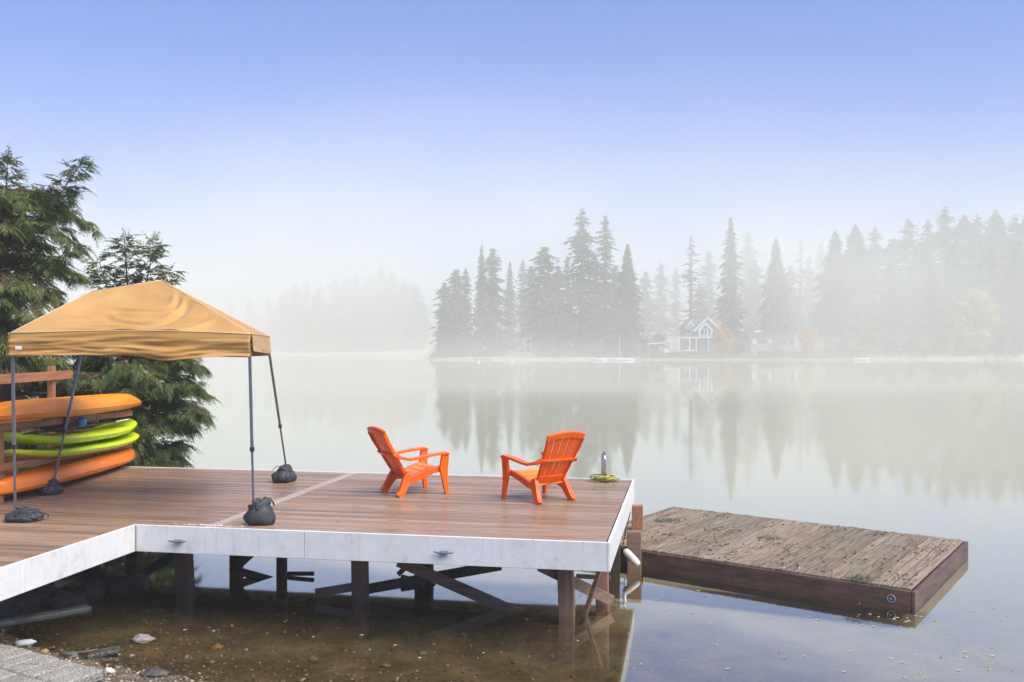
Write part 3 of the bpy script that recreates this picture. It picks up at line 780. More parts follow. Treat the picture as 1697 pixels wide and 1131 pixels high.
sk(F(-.0, -.03, zc), F(LU, -.03, zc)); sk(F(-.03, -.052, zc), F(-.03, LV + .05, zc)); sk(F(0, LV + .03, zc), F(LU, LV + .03, zc)); sk(F(LU + .03, -.05, zc), F(LU + .03, LV + .05, zc))
for b in (.5, LV / 2, LV - .5): MB().bar(F(.02, b, ZF - .115), F(LU - .02, b, ZF - .115), .1, .14).build('bearer', M['joist'], flo)
for b in (.42, LV / 2, LV - .42): MB().box(F(LU / 2, b, -.06), (LU - .25, .7, .26), rz=math.atan2(fu.y, fu.x), bev=.03).build('float_drum', M['black'], flo)
rp = F(.22, -.06, ZF - .14)
ring = [rp + fu * (.045 * math.cos(k * math.pi / 6)) + Vector((0, 0, .045 * math.sin(k * math.pi / 6))) for k in range(13)]
MB().tube(ring, .009, 6).box(rp, (.03, .03, .03), rz=math.atan2(fu.y, fu.x)).build('mooring_ring', M['galv'], flo)
# litter on the float
def litter(name, n, fn, mat, label, cat, size=(.008, .03)):
    mb = MB()
    for i in range(n):
        p = fn(); L = rnd.uniform(*size); a = rnd.uniform(0, 6.28); d = Vector((math.cos(a), math.sin(a), rnd.uniform(-.15, .3))) * L
        s_ = Vector((-d.y, d.x, 0)).normalized() * L * rnd.uniform(.25, .5); h = Vector((0, 0, L * rnd.uniform(.25, .6)))
        mb.add([p - d, p + s_, p + d, p - s_, p + h], [(0, 1, 4), (1, 2, 4), (2, 3, 4), (3, 0, 4), (3, 2, 1, 0)])
    o = mb.build(name, mat); return tag(o, label, cat, kind='stuff')
def litter_mat():
    m, nt, b = new_mat('leaf_litter'); ge = nt.nodes.new('ShaderNodeNewGeometry')
    c = ramp(nt, ge.outputs['Random Per Island'], [(0, (.02, .014, .01)), (.55, (.07, .045, .028)), (.85, (.2, .13, .07)), (1, (.5, .42, .3))])
    nt.links.new(c, b.inputs['Base Color']); b.inputs['Roughness'].default_value = .8; return m
M['litter'] = litter_mat()
def on_float():
    while True:
        a, b = rnd.uniform(.03, LU - .03), rnd.uniform(.03, LV - .03)
        if mnoise.noise(Vector((a * 1.7, b * 1.7, 4))) + .12 > rnd.random() ** 2 * .8: return F(a, b, ZF + .004)
litter('leaf_litter', 1000, on_float, M['litter'], 'scattered needles, cones and dead leaves on the float', 'litter', (.005, .036))
def on_deck(): u = abs(rnd.gauss(0, .5)) + .05; return D(u, DL - .12 - abs(rnd.gauss(0, .45)), DZ + .003)
litter('leaf_litter', 26, on_deck, M['litter'], 'dark cone scraps on the far deck corner by the ladder', 'litter', (.008, .026))
litter('leaf_litter', 60, lambda: D(rnd.uniform(.2, UE - 1), rnd.uniform(.1, DL - .1), DZ + .003), M['litter'], 'sparse leaf crumbs over the brown deck boards', 'litter', (.005, .014))
litter('leaf_litter', 90, lambda: D(4.46 + rnd.gauss(0, .22), .05 + abs(rnd.gauss(0, .025)), DZ + .008), M['fender'], 'pale dry scraps by the fascia at the divider board', 'litter', (.006, .02))
def weed(label, c, r_, n, seed):
    q = random.Random(seed); mb = MB()
    for i in range(n):
        a = q.uniform(0, 6.28); rr = r_ * math.sqrt(q.random()); p = c + Vector((math.cos(a) * rr * 1.5, math.sin(a) * rr, 0))
        d = Vector((q.uniform(-1, 1), q.uniform(-1, 1), q.uniform(.1, .9))).normalized() * q.uniform(.04, .13); s_ = d.orthogonal().normalized() * .004
        mb.add([p - s_, p + s_, p + d * .6 + s_ * .8, p + d * .6 - s_ * .8, p + d + Vector((0, 0, -.02))], [(0, 1, 2, 3), (3, 2, 4)])
    return tag(mb.build('weed_tuft', M['shrub'], origin=c), label, 'weeds', 'weed tufts on the float')
weed('tuft of green weeds hanging over the float edge near its mooring ring', F(.62, .06, ZF), .12, 90, 1)
weed('dark weed clump in the middle of the float planks', F(2.4, 1.75, ZF), .13, 70, 2)
weed('moss patch on the float planks at the end next to the deck', F(LU - .55, 2.1, ZF), .16, 90, 3)

# short piles between deck and float, and the fender
def pile(label, x, y, zt, w, m):
    t = MB().box((x, y, (zt - 1.6) / 2), (w, w * .8, zt + 1.6), rz=R(-9), bev=.008).build('mooring_pile', M[m], origin=(x, y, 0))
    return tag(t, label, 'pile', 'piles beside the deck')
pile('dark weathered pile behind the white fender', 1.74, 13.3, .50, .2, 'brace'); pile('short brown pile standing past the deck corner beside the float', 1.98, 14.75, .62, .17, 'rack')
fe = thing('boat_fender', 'off-white boat fender hanging against the dark pile at the water', 'fender', (1.66, 12.95, .1))
ax = Vector((.55, -.35, -.55)).normalized(); c0 = Vector((1.655, 12.95, .20))
path = [c0 + ax * q for q in (-.15, -.142, -.125, -.09, 0, .09, .125, .142, .15)]
MB().tube(path, .07, 14, taper=[.015, .033, .048, .055, .057, .055, .048, .033, .015]).build('fender_body', M['fender'], fe, smooth=True)
MB().tube([c0 - ax * .15, c0 - ax * .18 + Vector((0, 0, .03)), D(-.04, 3.4, .84)], .006, 5).build('line', M['black'], fe)

# ------------------------------------------------------------------ near shore: pavers, stones, gravel
P0 = Vector((-3.50, 8.03, 0)); pe = Vector((-.866, .5, 0)); pn = Vector((-.42, -.9075, 0)); PZ = .35
pat = thing('paver_step', 'grey aggregate paver step at the gravel shore', 'step', (P0.x, P0.y, 0))
pmh = MB().box((0, 0, -.045), (.180, .400, .09), bev=.012).mesh('paver', M['paver'])
rzp = math.atan2(pe.y, pe.x)
for i in range(9):
    for j in range(4):
        p = P0 + pe * (.1 + .2 * i) + pn * (.21 + .42 * j + (0 if i % 2 else -.0)) + Vector((0, 0, PZ + rnd.uniform(-.004, .004)))
        put('paver', pmh, pat, p - pat.location, rzp)
MB().box(P0 + pe * .9 + pn * .84 + Vector((0, 0, .08)), (1.78, 1.64, .34), rz=rzp).build('base_block', M['rock_dark'], pat)
def stone(name, label, px, size, seed, mat='rock', z=None, rz=0, cat='stone', flat=False):
    zz = gz(*px) if z is None else z
    mb = MB().blob((0, 0, 0), size, seed, .6, 2.1, 10, 16)
    o = mb.build(name, M[mat], smooth=not flat); o.location = (px[0], px[1], zz + size[2] * .35); o.rotation_euler.z = rz
    return tag(o, label, cat)
def G(px, py, z=0): d = (CAMZ - z) * 1550 / (py - 575); return ((px - 848.5) / 1550 * d, d)
so = MB().box((0, 0, 0), (.30, .13, .05), bev=.014).build('stone_slab', M['rock_dark']); x_, y_ = G(172, 1085); so.location = (x_, y_, max(gz(x_, y_), 0) + .02); so.rotation_euler = (.1, -.12, .25); tag(so, 'flat grey stone slab tilted out of the shallow water', 'stone')
stone('stone', 'rounded purple-grey stone half buried in the shore gravel', G(257, 1124), (.14, .085, .05), 3, 'rock_dark')
stone('stone', 'small orange-tan pebble next to the paver step', G(74, 1081), (.045, .035, .03), 5, 'rock_tan')
stone('stone', 'smooth white stone against the end of the paver step', G(181, 1122), (.055, .045, .035), 6, 'fender')
stone('stone', 'dark stone lying in the water behind the paver step', G(112, 1090), (.10, .055, .04), 8, 'rock_dark')
for k, (a, b, s_) in enumerate(((236, 1068, .11), (360, 1078, .06), (520, 1098, .05), (640, 1108, .05), (700, 1085, .045))):
    tag(stone('stone', 'brown stone on the shallow lake bed', G(a, b, -.06), (s_, s_ * .7, s_ * .45), 11 + k, 'rock_tan' if k in (1,) else 'rock'), group='stones on the lake bed')
bo = MB().tube([(-.1, 0, .035), (-.05, 0, .035), (.05, 0, .035), (.07, 0, .035), (.09, 0, .035)], .03, 10, taper=[.03, .033, .033, .015, .012]).build('plastic_bottle', M['white'], smooth=True)
x_, y_ = G(44, 1074); bo.location = (x_, y_, .02); bo.rotation_euler.z = .4; tag(bo, 'crumpled clear plastic bottle washed up by the paver step', 'bottle')
tw = MB().tube([(0, 0, 0), (.12, .03, .02), (.24, .02, .03), (.36, .08, .04)], .01, 6, taper=[.012, .01, .008, .004]).build('twig', M['brace']); x_, y_ = G(98, 1090); tw.location = (x_, y_, .02); tag(tw, 'thin brown twig pointing at the stone slab', 'twig')
cf = MB().bar((-6.4, 9.95, -.1), (-5.05, 11.2, -.1), .16, .26, bev=.02).build('concrete_kerb', M['concrete'], origin=(-5.6, 10.6, 0)); tag(cf, 'low concrete kerb in the water under the deck', 'kerb')
for k in range(9):
    x_, y_ = lerp(-6.4, -5.0, k / 8) + rnd.uniform(-.1, .1), lerp(10.4, 12.2, k / 8) + rnd.uniform(-.15, .15)
    tag(stone('boulder', 'dark wet boulder piled under the deck by the concrete kerb', (x_, y_), (rnd.uniform(.16, .28), rnd.uniform(.13, .2), rnd.uniform(.12, .2)), 20 + k, 'rock_dark', rz=rnd.random() * 3, cat='boulder'), group='boulders under the deck')
pg = MB(); rp_ = random.Random(5)
ico = [(0, 0, 1), (.89, 0, .45), (.28, .85, .45), (-.72, .53, .45), (-.72, -.53, .45), (.28, -.85, .45), (.72, .53, -.45), (-.28, .85, -.45), (-.89, 0, -.45), (-.28, -.85, -.45), (.72, -.53, -.45), (0, 0, -1)]
icf = [(0, 1, 2), (0, 2, 3), (0, 3, 4), (0, 4, 5), (0, 5, 1), (1, 6, 2), (2, 7, 3), (3, 8, 4), (4, 9, 5), (5, 10, 1), (6, 7, 2), (7, 8, 3), (8, 9, 4), (9, 10, 5), (10, 6, 1), (11, 7, 6), (11, 8, 7), (11, 9, 8), (11, 10, 9), (11, 6, 10)]
cnt = 0
while cnt < 7000:
    x_, y_ = rp_.uniform(-6, 1.4), rp_.uniform(7.2, 12.5); s_ = y_ - pl(x_, NEAR)
    if rp_.random() > (1 if s_ < .35 else .35 * math.exp(-(s_ - .35) / 1.1) + .03): continue
    r_ = rp_.uniform(.006, .02) * (1.6 if rp_.random() < .06 else 1); sx, sy, sz = r_ * rp_.uniform(.8, 1.5), r_ * rp_.uniform(.7, 1.2), r_ * rp_.uniform(.35, .8)
    a = rp_.random() * 6.28; c_, s2 = math.cos(a), math.sin(a); z_ = gz(x_, y_) + sz * .4
    pg.add([(x_ + (c_ * p[0] * sx - s2 * p[1] * sy), y_ + (s2 * p[0] * sx + c_ * p[1] * sy), z_ + p[2] * sz) for p in ico], icf); cnt += 1
tag(pg.build('gravel', M['pebble'], smooth=True), 'small wet pebbles covering the shore and shallow lake bed', 'gravel', kind='stuff')
# floating leaves
fl = MB()
def leaf(x, y, r_, z):
    a = rp_.random() * 6.28; pts = []
    for k in range(6):
        q = a + k * math.pi / 3; rr = r_ * (1 if k % 3 else 1.5) ; pts.append((x + math.cos(q) * rr, y + math.sin(q) * rr * .8, z + .004 * math.sin(k * 2.1)))
    fl.add(pts, [tuple(range(6))])
for i in range(110):
    if i < 30: x_, y_ = G(rp_.gauss(1590, 60), rp_.gauss(1095, 18))
    elif i < 45: x_, y_ = G(rp_.gauss(1470, 30), rp_.gauss(1028, 10))
    elif i < 90: x_, y_ = rp_.uniform(1.2, 6), rp_.uniform(8.6, 12)
    else: x_, y_ = rp_.uniform(-4, 1), rp_.uniform(9, 11.8)
    leaf(x_, y_, rp_.uniform(.008, .022), .006)
M['float_leaf'] = varied('yellowed_leaf', (.26, .22, .09), (.5, .45, .27), 3, rough=(.5, .8))
tag(fl.build('floating_leaves', M['float_leaf']), 'small yellowed leaves and specks floating on the water', 'leaves', kind='stuff')

# ------------------------------------------------------------------ cedars behind the rack
def frond_into(mb, p, d, up, L, q):
    d = d.normalized(); side = d.cross(up); side = side.normalized() if side.length > .01 else Vector((1, 0, 0)); dn = Vector((0, 0, -1))
    N = 7; pos = p.copy(); dd = d.copy(); pts = []
    for i in range(N + 1):
        pts.append(pos.copy()); dd = (dd + dn * .10).normalized(); pos = pos + dd * L / N
    w0 = .006
    for i in range(1, N + 1):
        t = i / N; ll = L * .40 * (1 - .72 * t) * q.uniform(.8, 1.2)
        for sg in (-1, 1):
            ax_ = ((pts[i] - pts[i - 1]).normalized() * .75 + side * sg * .8 + dn * q.uniform(.05, .4)).normalized()
            a = pts[i - 1].lerp(pts[i], q.random()); m_ = a + ax_ * ll * .5; tpt = a + ax_ * ll + dn * ll * .25
            wv = (pts[i] - pts[i - 1]).normalized() * ll * .16
            o = len(mb.v); mb.v += [tuple(a), tuple(m_ + wv), tuple(tpt), tuple(m_ - wv)]; mb.f.append((o, o + 1, o + 2, o + 3))
    o = len(mb.v); s_ = side * .012
    mb.v += [tuple(pts[0] - s_), tuple(pts[0] + s_), tuple(pts[-1])]; mb.f.append((o, o + 1, o + 2))

def cedar(label, base, H, leaders, rad, seed, mat, nl=60, lowest=.4, squash=1.0, clip=None):
    q = random.Random(seed); base = Vector(base)
    t = thing('cedar_tree', label, 'tree', tuple(base))
    wood = MB(); fol = MB()
    wood.tube([base + Vector((0, 0, -.3)), base + Vector((.05, 0, H * .4)), base + Vector((0, .05, H * .8))], .1, 8, taper=[.2, .14, .06])
    limbs = []
    for li in range(nl):
        h = lerp(lowest, H * .93, (li + q.random()) / nl); az = q.uniform(0, 6.283)
        r_ = rad(h / H) * q.uniform(.65, 1.12)
        a = base + Vector((0, 0, h)); dr = Vector((math.cos(az), math.sin(az) * squash, 0))
        limbs.append([a, a + dr * r_ * .35 + Vector((0, 0, .12 * r_)), a + dr * r_ * .72 + Vector((0, 0, .08 * r_)), a + dr * r_ + Vector((0, 0, -.10 * r_ + q.uniform(-.1, .25)))])
    for (h0, tip) in leaders:
        a = base + Vector((0, 0, h0)); tip = Vector(tip); limbs.append([a, a.lerp(tip, .4) + Vector((0, 0, .05)), a.lerp(tip, .75), tip]); 
    nlead = len(leaders)
    for k, L in enumerate(limbs):
        lead = k >= len(limbs) - nlead
        ln = sum((L[i + 1] - L[i]).length for i in range(3))
        wood.tube(L, .02, 5, taper=[.03 + .008 * ln, .02, .012, .005])
        nb = max(4, int(ln / .10))
        for b in range(nb):
            s_ = lerp(.18, 1.0, (b + q.random() * .8) / nb); i = min(2, int(s_ * 3)); p = L[i].lerp(L[i + 1], s_ * 3 - i)
            tg = (L[i + 1] - L[i]).normalized(); sd = tg.cross(Vector((0, 0, 1)))
            sd = sd.normalized() if sd.length > .05 else Vector((math.cos(b), math.sin(b), 0))
            if lead: sd = Vector((math.cos(b * 2.4), math.sin(b * 2.4), 0))
            for sg in (-1, 1):
                bl = (.16 + .34 * (1 - s_) + .12 * q.random()) * (.8 if lead else 1)
                d2 = (tg * .65 + sd * sg * q.uniform(.5, 1.1) + Vector((0, 0, q.uniform(-.35, .2)))).normalized()
                e_ = p + d2 * bl
                wood.tube([p, e_], .005, 3, cap=False)
                for f_ in range(4):
                    fp = p.lerp(e_, q.uniform(.15, 1)); fd = (d2 + Vector((q.uniform(-.6, .6), q.uniform(-.6, .6), q.uniform(-.7, .1)))).normalized()
                    frond_into(fol, fp, fd, Vector((0, 0, 1)), q.uniform(.18, .34), q)
            if b == nb - 1: frond_into(fol, p, tg, Vector((0, 0, 1)), .3, q)
    wood.build('trunk', M['bark'], t, smooth=True); fol.build('crown', M[mat], t)
    return t
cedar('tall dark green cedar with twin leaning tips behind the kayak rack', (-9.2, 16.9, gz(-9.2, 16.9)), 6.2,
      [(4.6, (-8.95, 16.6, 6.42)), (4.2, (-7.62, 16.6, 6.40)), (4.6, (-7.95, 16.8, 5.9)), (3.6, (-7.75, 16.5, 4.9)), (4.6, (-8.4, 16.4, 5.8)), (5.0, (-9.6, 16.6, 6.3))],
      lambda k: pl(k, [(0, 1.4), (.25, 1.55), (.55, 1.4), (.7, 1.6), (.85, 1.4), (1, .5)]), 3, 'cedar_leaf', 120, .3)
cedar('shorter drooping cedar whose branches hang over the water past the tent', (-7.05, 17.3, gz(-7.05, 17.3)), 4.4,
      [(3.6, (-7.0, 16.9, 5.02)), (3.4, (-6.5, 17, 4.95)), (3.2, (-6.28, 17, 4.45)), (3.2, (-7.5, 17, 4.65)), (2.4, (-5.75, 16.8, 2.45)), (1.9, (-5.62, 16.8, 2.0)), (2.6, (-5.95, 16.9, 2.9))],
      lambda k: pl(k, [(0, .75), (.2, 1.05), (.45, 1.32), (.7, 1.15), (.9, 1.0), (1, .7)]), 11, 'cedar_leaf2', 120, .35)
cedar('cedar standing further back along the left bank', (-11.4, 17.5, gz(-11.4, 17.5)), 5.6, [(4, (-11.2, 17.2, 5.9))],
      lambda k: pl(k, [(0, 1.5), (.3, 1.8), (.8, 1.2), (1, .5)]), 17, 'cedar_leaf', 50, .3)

# ------------------------------------------------------------------ far shore trees
def conifer_mesh(H, prof, whorl, nb, seed, mat, droop=.35, jag=.25, fill=1.0, gap=0.0):
    q = random.Random(seed); cr = MB()
    h = .04 * H
    while h < H * .985:
        k = h / H; r_ = prof(k) * q.uniform(1 - jag, 1 + jag * .6)
        n = max(5, int(nb * (.5 + .5 * min(1, r_ / 3))))
        for b in range(n):
            if q.random() < gap: continue
            az = 2 * math.pi * (b + q.uniform(-.4, .4)) / n; L = r_ * q.uniform(1 - jag, 1.08)
            d = Vector((math.cos(az), math.sin(az), 0)); sd = Vector((-d.y, d.x, 0)); z0 = h + q.uniform(-.5, .5) * whorl
            steps = 4
            for s_ in range(steps):
                t0 = .15 + .85 * s_ / steps; t1 = min(1.05, t0 + .36)
                w = (.34 + .12 * L) * (1.15 - .75 * t0) * fill * q.uniform(.7, 1.3)
                zz0 = z0 - droop * L * t0 ** 1.6; zz1 = z0 - droop * L * t1 ** 1.6 - .15 * q.random()
                a = d * L * t0 + Vector((0, 0, zz0)); e_ = d * L * t1 + Vector((0, 0, zz1)); tw_ = q.uniform(-.5, .5)
                sv = (sd + Vector((0, 0, tw_))) * w
                cr.add([a - sv * .5, (a + e_) / 2 - sv + Vector((0, 0, -.3 * w)), e_, (a + e_) / 2 + sv + Vector((0, 0, -.2 * w)), a + sv * .5], [(0, 1, 2, 3, 4)])
        h += whorl * q.uniform(.7, 1.3) * (1.0 if k < .7 else .75)
    cr.add([Vector((-.12, 0, H * .93)), Vector((.12, 0, H * .93)), Vector((0, 0, H * 1.02))], [(0, 1, 2)])
    tr = MB().tube([(0, 0, -.8), (0, 0, H * .5), (0, 0, H * .97)], .4, 7, taper=[.012 * H + .15, .007 * H + .1, .03])
    return cr.mesh('crown', M[mat]), tr.mesh('trunk', M['bark'], True)
def leafy_mesh(H, wd, seed, mat, nblob=26, trunkh=.25):
    q = random.Random(seed); cr = MB()
    for b in range(nblob):
        k = q.random(); z = lerp(trunkh * H, H * .93, k); rr = wd / 2 * math.sin(math.pi * (.18 + .78 * k)) ** .8
        a = q.uniform(0, 6.28); c = Vector((math.cos(a) * rr * q.uniform(.2, .85), math.sin(a) * rr * q.uniform(.2, .85), z)); br = wd * q.uniform(.12, .22)
        for i in range(110):
            d = Vector((q.gauss(0, 1), q.gauss(0, 1), q.gauss(0, 1))).normalized(); p = c + d * br * q.uniform(.6, 1.1); s_ = wd * q.uniform(.018, .04)
            t1 = (d.orthogonal() + Vector((q.uniform(-1, 1), q.uniform(-1, 1), q.uniform(-1, 1))) * .5).normalized() * s_; t2 = d.cross(t1)
            cr.add([p - t1, p + t2 * .7, p + t1, p - t2 * .7], [(0, 1, 2, 3)])
    tr = MB().tube([(0, 0, -.5), (0, 0, H * .35), (.1, 0, H * .75)], .2, 7, taper=[.03 * H, .02 * H, .03])
    for j in range(6):
        a = j * 1.05; tr.tube([(0, 0, H * .3), (math.cos(a) * wd * .3, math.sin(a) * wd * .3, H * (.5 + .05 * j))], .06, 5, taper=[.012 * H, .02])
    return cr.mesh('crown', M[mat]), tr.mesh('trunk', M['bark'], True)
KIND = {
 'fir_a': conifer_mesh(34, lambda k: pl(k, [(0, 4.5), (.15, 6.3), (.5, 5.6), (.8, 3.4), (.93, 1.6), (1, .3)]), .95, 12, 1, 'fir', .22, .5, 1.0, .1),
 'fir_b': conifer_mesh(34, lambda k: pl(k, [(0, 3.2), (.2, 4.5), (.55, 4.0), (.85, 2.3), (1, .3)]), .9, 10, 2, 'fir', .2, .45, 1.0, .12),
 'spire': conifer_mesh(34, lambda k: pl(k, [(0, 4.2), (.1, 4.7), (.45, 3.9), (.75, 2.4), (.9, 1.2), (1, .15)]), .7, 13, 3, 'fir', .4, .36, 1.0, .06),
 'cone': conifer_mesh(30, lambda k: pl(k, [(0, 4.8), (.08, 5.6), (.4, 5.0), (.7, 3.2), (.9, 1.4), (1, .1)]), .7, 14, 4, 'fir_tan', .45, .26, 1.1, .05),
 'bigcone': conifer_mesh(31, lambda k: pl(k, [(0, 7.2), (.3, 7.4), (.6, 6.0), (.8, 4.0), (.93, 2.1), (1, .4)]), .75, 17, 5, 'fir_tan', .42, .34, 1.2, .08),
 'round': conifer_mesh(24, lambda k: pl(k, [(0, 3.8), (.3, 4.6), (.7, 3.9), (.88, 2.8), (1, .8)]), .75, 12, 6, 'broad', .25, .5, 1.1, .1),
 'sparse': conifer_mesh(32, lambda k: pl(k, [(0, 2.4), (.3, 3.0), (.7, 2.4), (.9, 1.4), (1, .2)]), 1.1, 8, 7, 'fir', .15, .5, .85, .25),
 'autumn': leafy_mesh(10, 8, 8, 'autumn', 26, .18), 'yellow': leafy_mesh(18, 15, 9, 'autumn_y', 34, .2), 'green': leafy_mesh(9, 9, 10, 'broad', 24, .12),
}
NOMH = dict(fir_a=34, fir_b=34, spire=34, cone=30, bigcone=31, round=24, sparse=32, autumn=10, yellow=18, green=9)
LOOK = dict(fir_a='ragged pointed fir', fir_b='gappy thin fir', round='blunt-topped dense conifer', bigcone='broad smooth conifer', spire='slim spire conifer', sparse='sparse conifer', cone='cone-shaped conifer')
def tree(kind, px, top, d, label, group=None, wsc=1.0, name=None, rz=None):
    x = (px - 848.5) / 1550 * d; z = gz(x, d); H = CAMZ + (575 - top) / 1550 * d - z
    t = thing(name or ('conifer_tree' if kind not in ('autumn', 'yellow', 'green') else 'broadleaf_tree'), label, 'tree', (x, d, z), rnd.uniform(0, 6.28) if rz is None else rz, group)
    s = H / NOMH[kind]; t.scale = (s * wsc, s * wsc, s)
    c, tr = KIND[kind]; put('trunk', tr, t); put('crown', c, t); return t
tree('fir_a', 965, 341, 232, 'tallest ragged fir across the lake, beside a thinner fir', wsc=1.05)
tree('fir_b', 1003, 350, 234, 'thin gappy fir close beside the tallest fir across the lake', wsc=.95)
tree('round', 902, 408, 230, 'full round-topped conifer growing against the tallest far fir', wsc=1.15)
tree('cone', 1040, 402, 228, 'brownish cone-shaped tree between the thin gappy fir and the small shed', wsc=1.0)
tree('spire', 1211, 357, 240, 'slim pointed conifer rising above the orange tree by the gabled house', wsc=1.0)
tree('cone', 1286, 392, 244, 'pointed dark cone-shaped conifer behind the long low house', wsc=1.05)
tree('sparse', 1145, 388, 250, 'narrow broken-topped conifer behind the gabled house', wsc=1.3)
tree('sparse', 1327, 392, 275, 'sparse see-through conifer behind the low houses', wsc=1.0)
tree('bigcone', 1384, 381, 246, 'broad smooth conifer with a pointed tip, joined to a wider one', wsc=.85)
tree('bigcone', 1418, 372, 254, 'widest smooth conifer across the lake', wsc=1.05)
for px, top, k in ((737, 468, 'round'), (756, 446, 'round'), (772, 441, 'fir_b')):
    tree(k, px, top, 232, LOOK[k] + ' in the clump beside the small white-doored cabin', 'clump by the cabin', 1.1)
tree('spire', 798, 404, 238, 'slender-tipped conifer between the cabin clump and the round-topped conifer', wsc=.8)
tree('round', 817, 411, 236, 'dense conifer with a blunt top behind the cabin', wsc=.85)
for px, top, d, k in ((845, 432, 262, 'spire'), (866, 426, 270, 'fir_b'), (880, 440, 255, 'round'), (940, 420, 245, 'fir_b'), (925, 440, 240, 'round'), (985, 420, 240, 'round'), (1020, 440, 245, 'round')):
    tree(k, px, top, d, LOOK[k] + ' faintly filling the gaps beside the tallest far fir', 'faint middle trees', .95)
for px, top, d, k in ((1095, 432, 300, 'fir_a'), (1120, 440, 310, 'fir_b'), (1175, 410, 300, 'fir_a'), (1240, 380, 310, 'fir_a'), (1250, 430, 280, 'round'), (1070, 450, 285, 'round'), (1310, 440, 270, 'round'), (1340, 420, 290, 'fir_a'), (1160, 470, 270, 'round'), (1360, 400, 310, 'fir_b')):
    tree(k, px, top, d, LOOK[k] + ' standing pale in the mist behind the far houses', 'misty trees behind the houses', 1.0)
for px, top, d, k in ((1450, 372, 268, 'fir_a'), (1480, 395, 261, 'round'), (1505, 358, 270, 'fir_a'), (1538, 358, 274, 'fir_b'), (1566, 338, 276, 'fir_a'), (1598, 356, 272, 'bigcone'), (1620, 352, 279, 'fir_a'),
                      (1650, 348, 277, 'bigcone'), (1682, 352, 273, 'fir_a'), (1705, 350, 268, 'bigcone'), (1525, 400, 259, 'bigcone'), (1575, 400, 261, 'fir_a'), (1640, 410, 259, 'round'), (1690, 400, 256, 'bigcone'), (1475, 440, 250, 'round'), (1545, 450, 250, 'round'), (1730, 360, 268, 'fir_a')):
    tree(k, px, top, d, LOOK[k] + ' in the hazy wood behind the yellow tree', 'hazy wood', 1.2)
for px, top, d, k in ((490, 470, 364, 'round'), (508, 464, 370, 'fir_a'), (530, 472, 366, 'bigcone'), (555, 462, 374, 'round'), (575, 458, 370, 'bigcone'), (592, 452, 372, 'fir_a'), (612, 456, 368, 'bigcone'), (632, 436, 370, 'fir_a'),
                      (650, 450, 366, 'bigcone'), (670, 462, 362, 'round'), (688, 470, 358, 'round'), (700, 500, 354, 'round'), (470, 480, 370, 'bigcone'), (445, 490, 374, 'fir_a'), (415, 495, 376, 'round'), (380, 490, 378, 'fir_a'), (340, 485, 378, 'bigcone')):
    tree(k, px, top, d, LOOK[k] + ', very faint, on the distant point across the bay', 'trees on the distant point', 1.25)
tree('autumn', 1197, 536, 228, 'small orange autumn tree beside the gabled house'); tree('autumn', 1340, 537, 230, 'small orange autumn tree beside the long low house', wsc=.8)
tree('yellow', 1616, 484, 244, 'large pale yellow autumn tree by the white far dock')
for px, top, d in ((1092, 556, 232), (1070, 560, 230), (1225, 560, 236), (1395, 560, 240), (1440, 556, 238), (1475, 560, 236), (1510, 562, 234), (1560, 558, 236), (1590, 560, 238), (1660, 556, 238), (930, 560, 230), (960, 566, 228), (1010, 566, 229), (830, 562, 232), (900, 566, 230), (760, 560, 230), (735, 566, 230), (1690, 555, 240)):
    tree('green', px, top, d, 'low dark green broadleaf tree on the far bank', 'low trees on the far bank', 1.2)
def hedge(label, x0, x1, d, h, seed):
    q = random.Random(seed); mb = MB(); n = int((x1 - x0) * 120)
    zb = gz((x0 + x1) / 2, d)
    for i in range(n):
        x = q.uniform(x0, x1); p = Vector((x, d + q.gauss(0, .6), gz(x, d) + h * (.1 + .9 * q.random() ** .7) * (.75 + .35 * mnoise.noise(Vector((x * .5, seed, 0))))))
        s_ = q.uniform(.1, .22); t1 = Vector((q.uniform(-1, 1), q.uniform(-1, 1), q.uniform(-1, 1))).normalized() * s_; t2 = t1.orthogonal().normalized() * s_ * .7
        mb.add([p - t1, p + t2, p + t1, p - t2], [(0, 1, 2, 3)])
    return tag(mb.build('shoreline_hedge', M['shrub'], origin=((x0 + x1) / 2, d, zb)), label, 'hedge')
hedge('low hedge on the far bank in front of the long low house', 59, 72, 224.5, 2.0, 1); hedge('clipped hedge on the far bank between the shed and the gabled house', 33, 42, 224, 1.7, 2)
hedge('dark shrub row on the far bank below the tallest fir', 6, 24, 224.5, 1.8, 3); hedge('shrub row on the far bank beyond the second orange tree', 75, 100, 226, 2.2, 4); hedge('shrub row at the far bank by the yellow tree', 100, 124, 228.5, 2.4, 5); hedge('low shrubs along the far bank beside the cabin', -20, -4, 227.5, 1.5, 6)

# ------------------------------------------------------------------ far shore buildings
def wpt(px, d): return (px - 848.5) / 1550 * d
def window(par, x, y, z, w, h):
    f = MB().box((x, y - .05, z), (w + .24, .1, h + .24)).build('window', M['white'], par, world=False)
    MB().box((x, y - .13, z), (w, .06, h)).build('pane', M['glass'], f, world=False)
def gable(mb, x0, x1, y0, y1, z0, zr, th=.2, over=.35):
    """two roof slabs, ridge along y"""
    xm = (x0 + x1) / 2
    for a, s in ((x0 - over, 1), (x1 + over, -1)):
        za = z0 - over * (zr - z0) / ((x1 - x0) / 2)
        mb.add([(a, y0 - over, za), (xm, y0 - over, zr), (xm, y1 + over, zr), (a, y1 + over, za), (a, y0 - over, za + th), (xm, y0 - over, zr + th), (xm, y1 + over, zr + th), (a, y1 + over, za + th)],
               [(0, 1, 2, 3), (7, 6, 5, 4), (0, 4, 5, 1), (1, 5, 6, 2), (2, 6, 7, 3), (3, 7, 4, 0)])
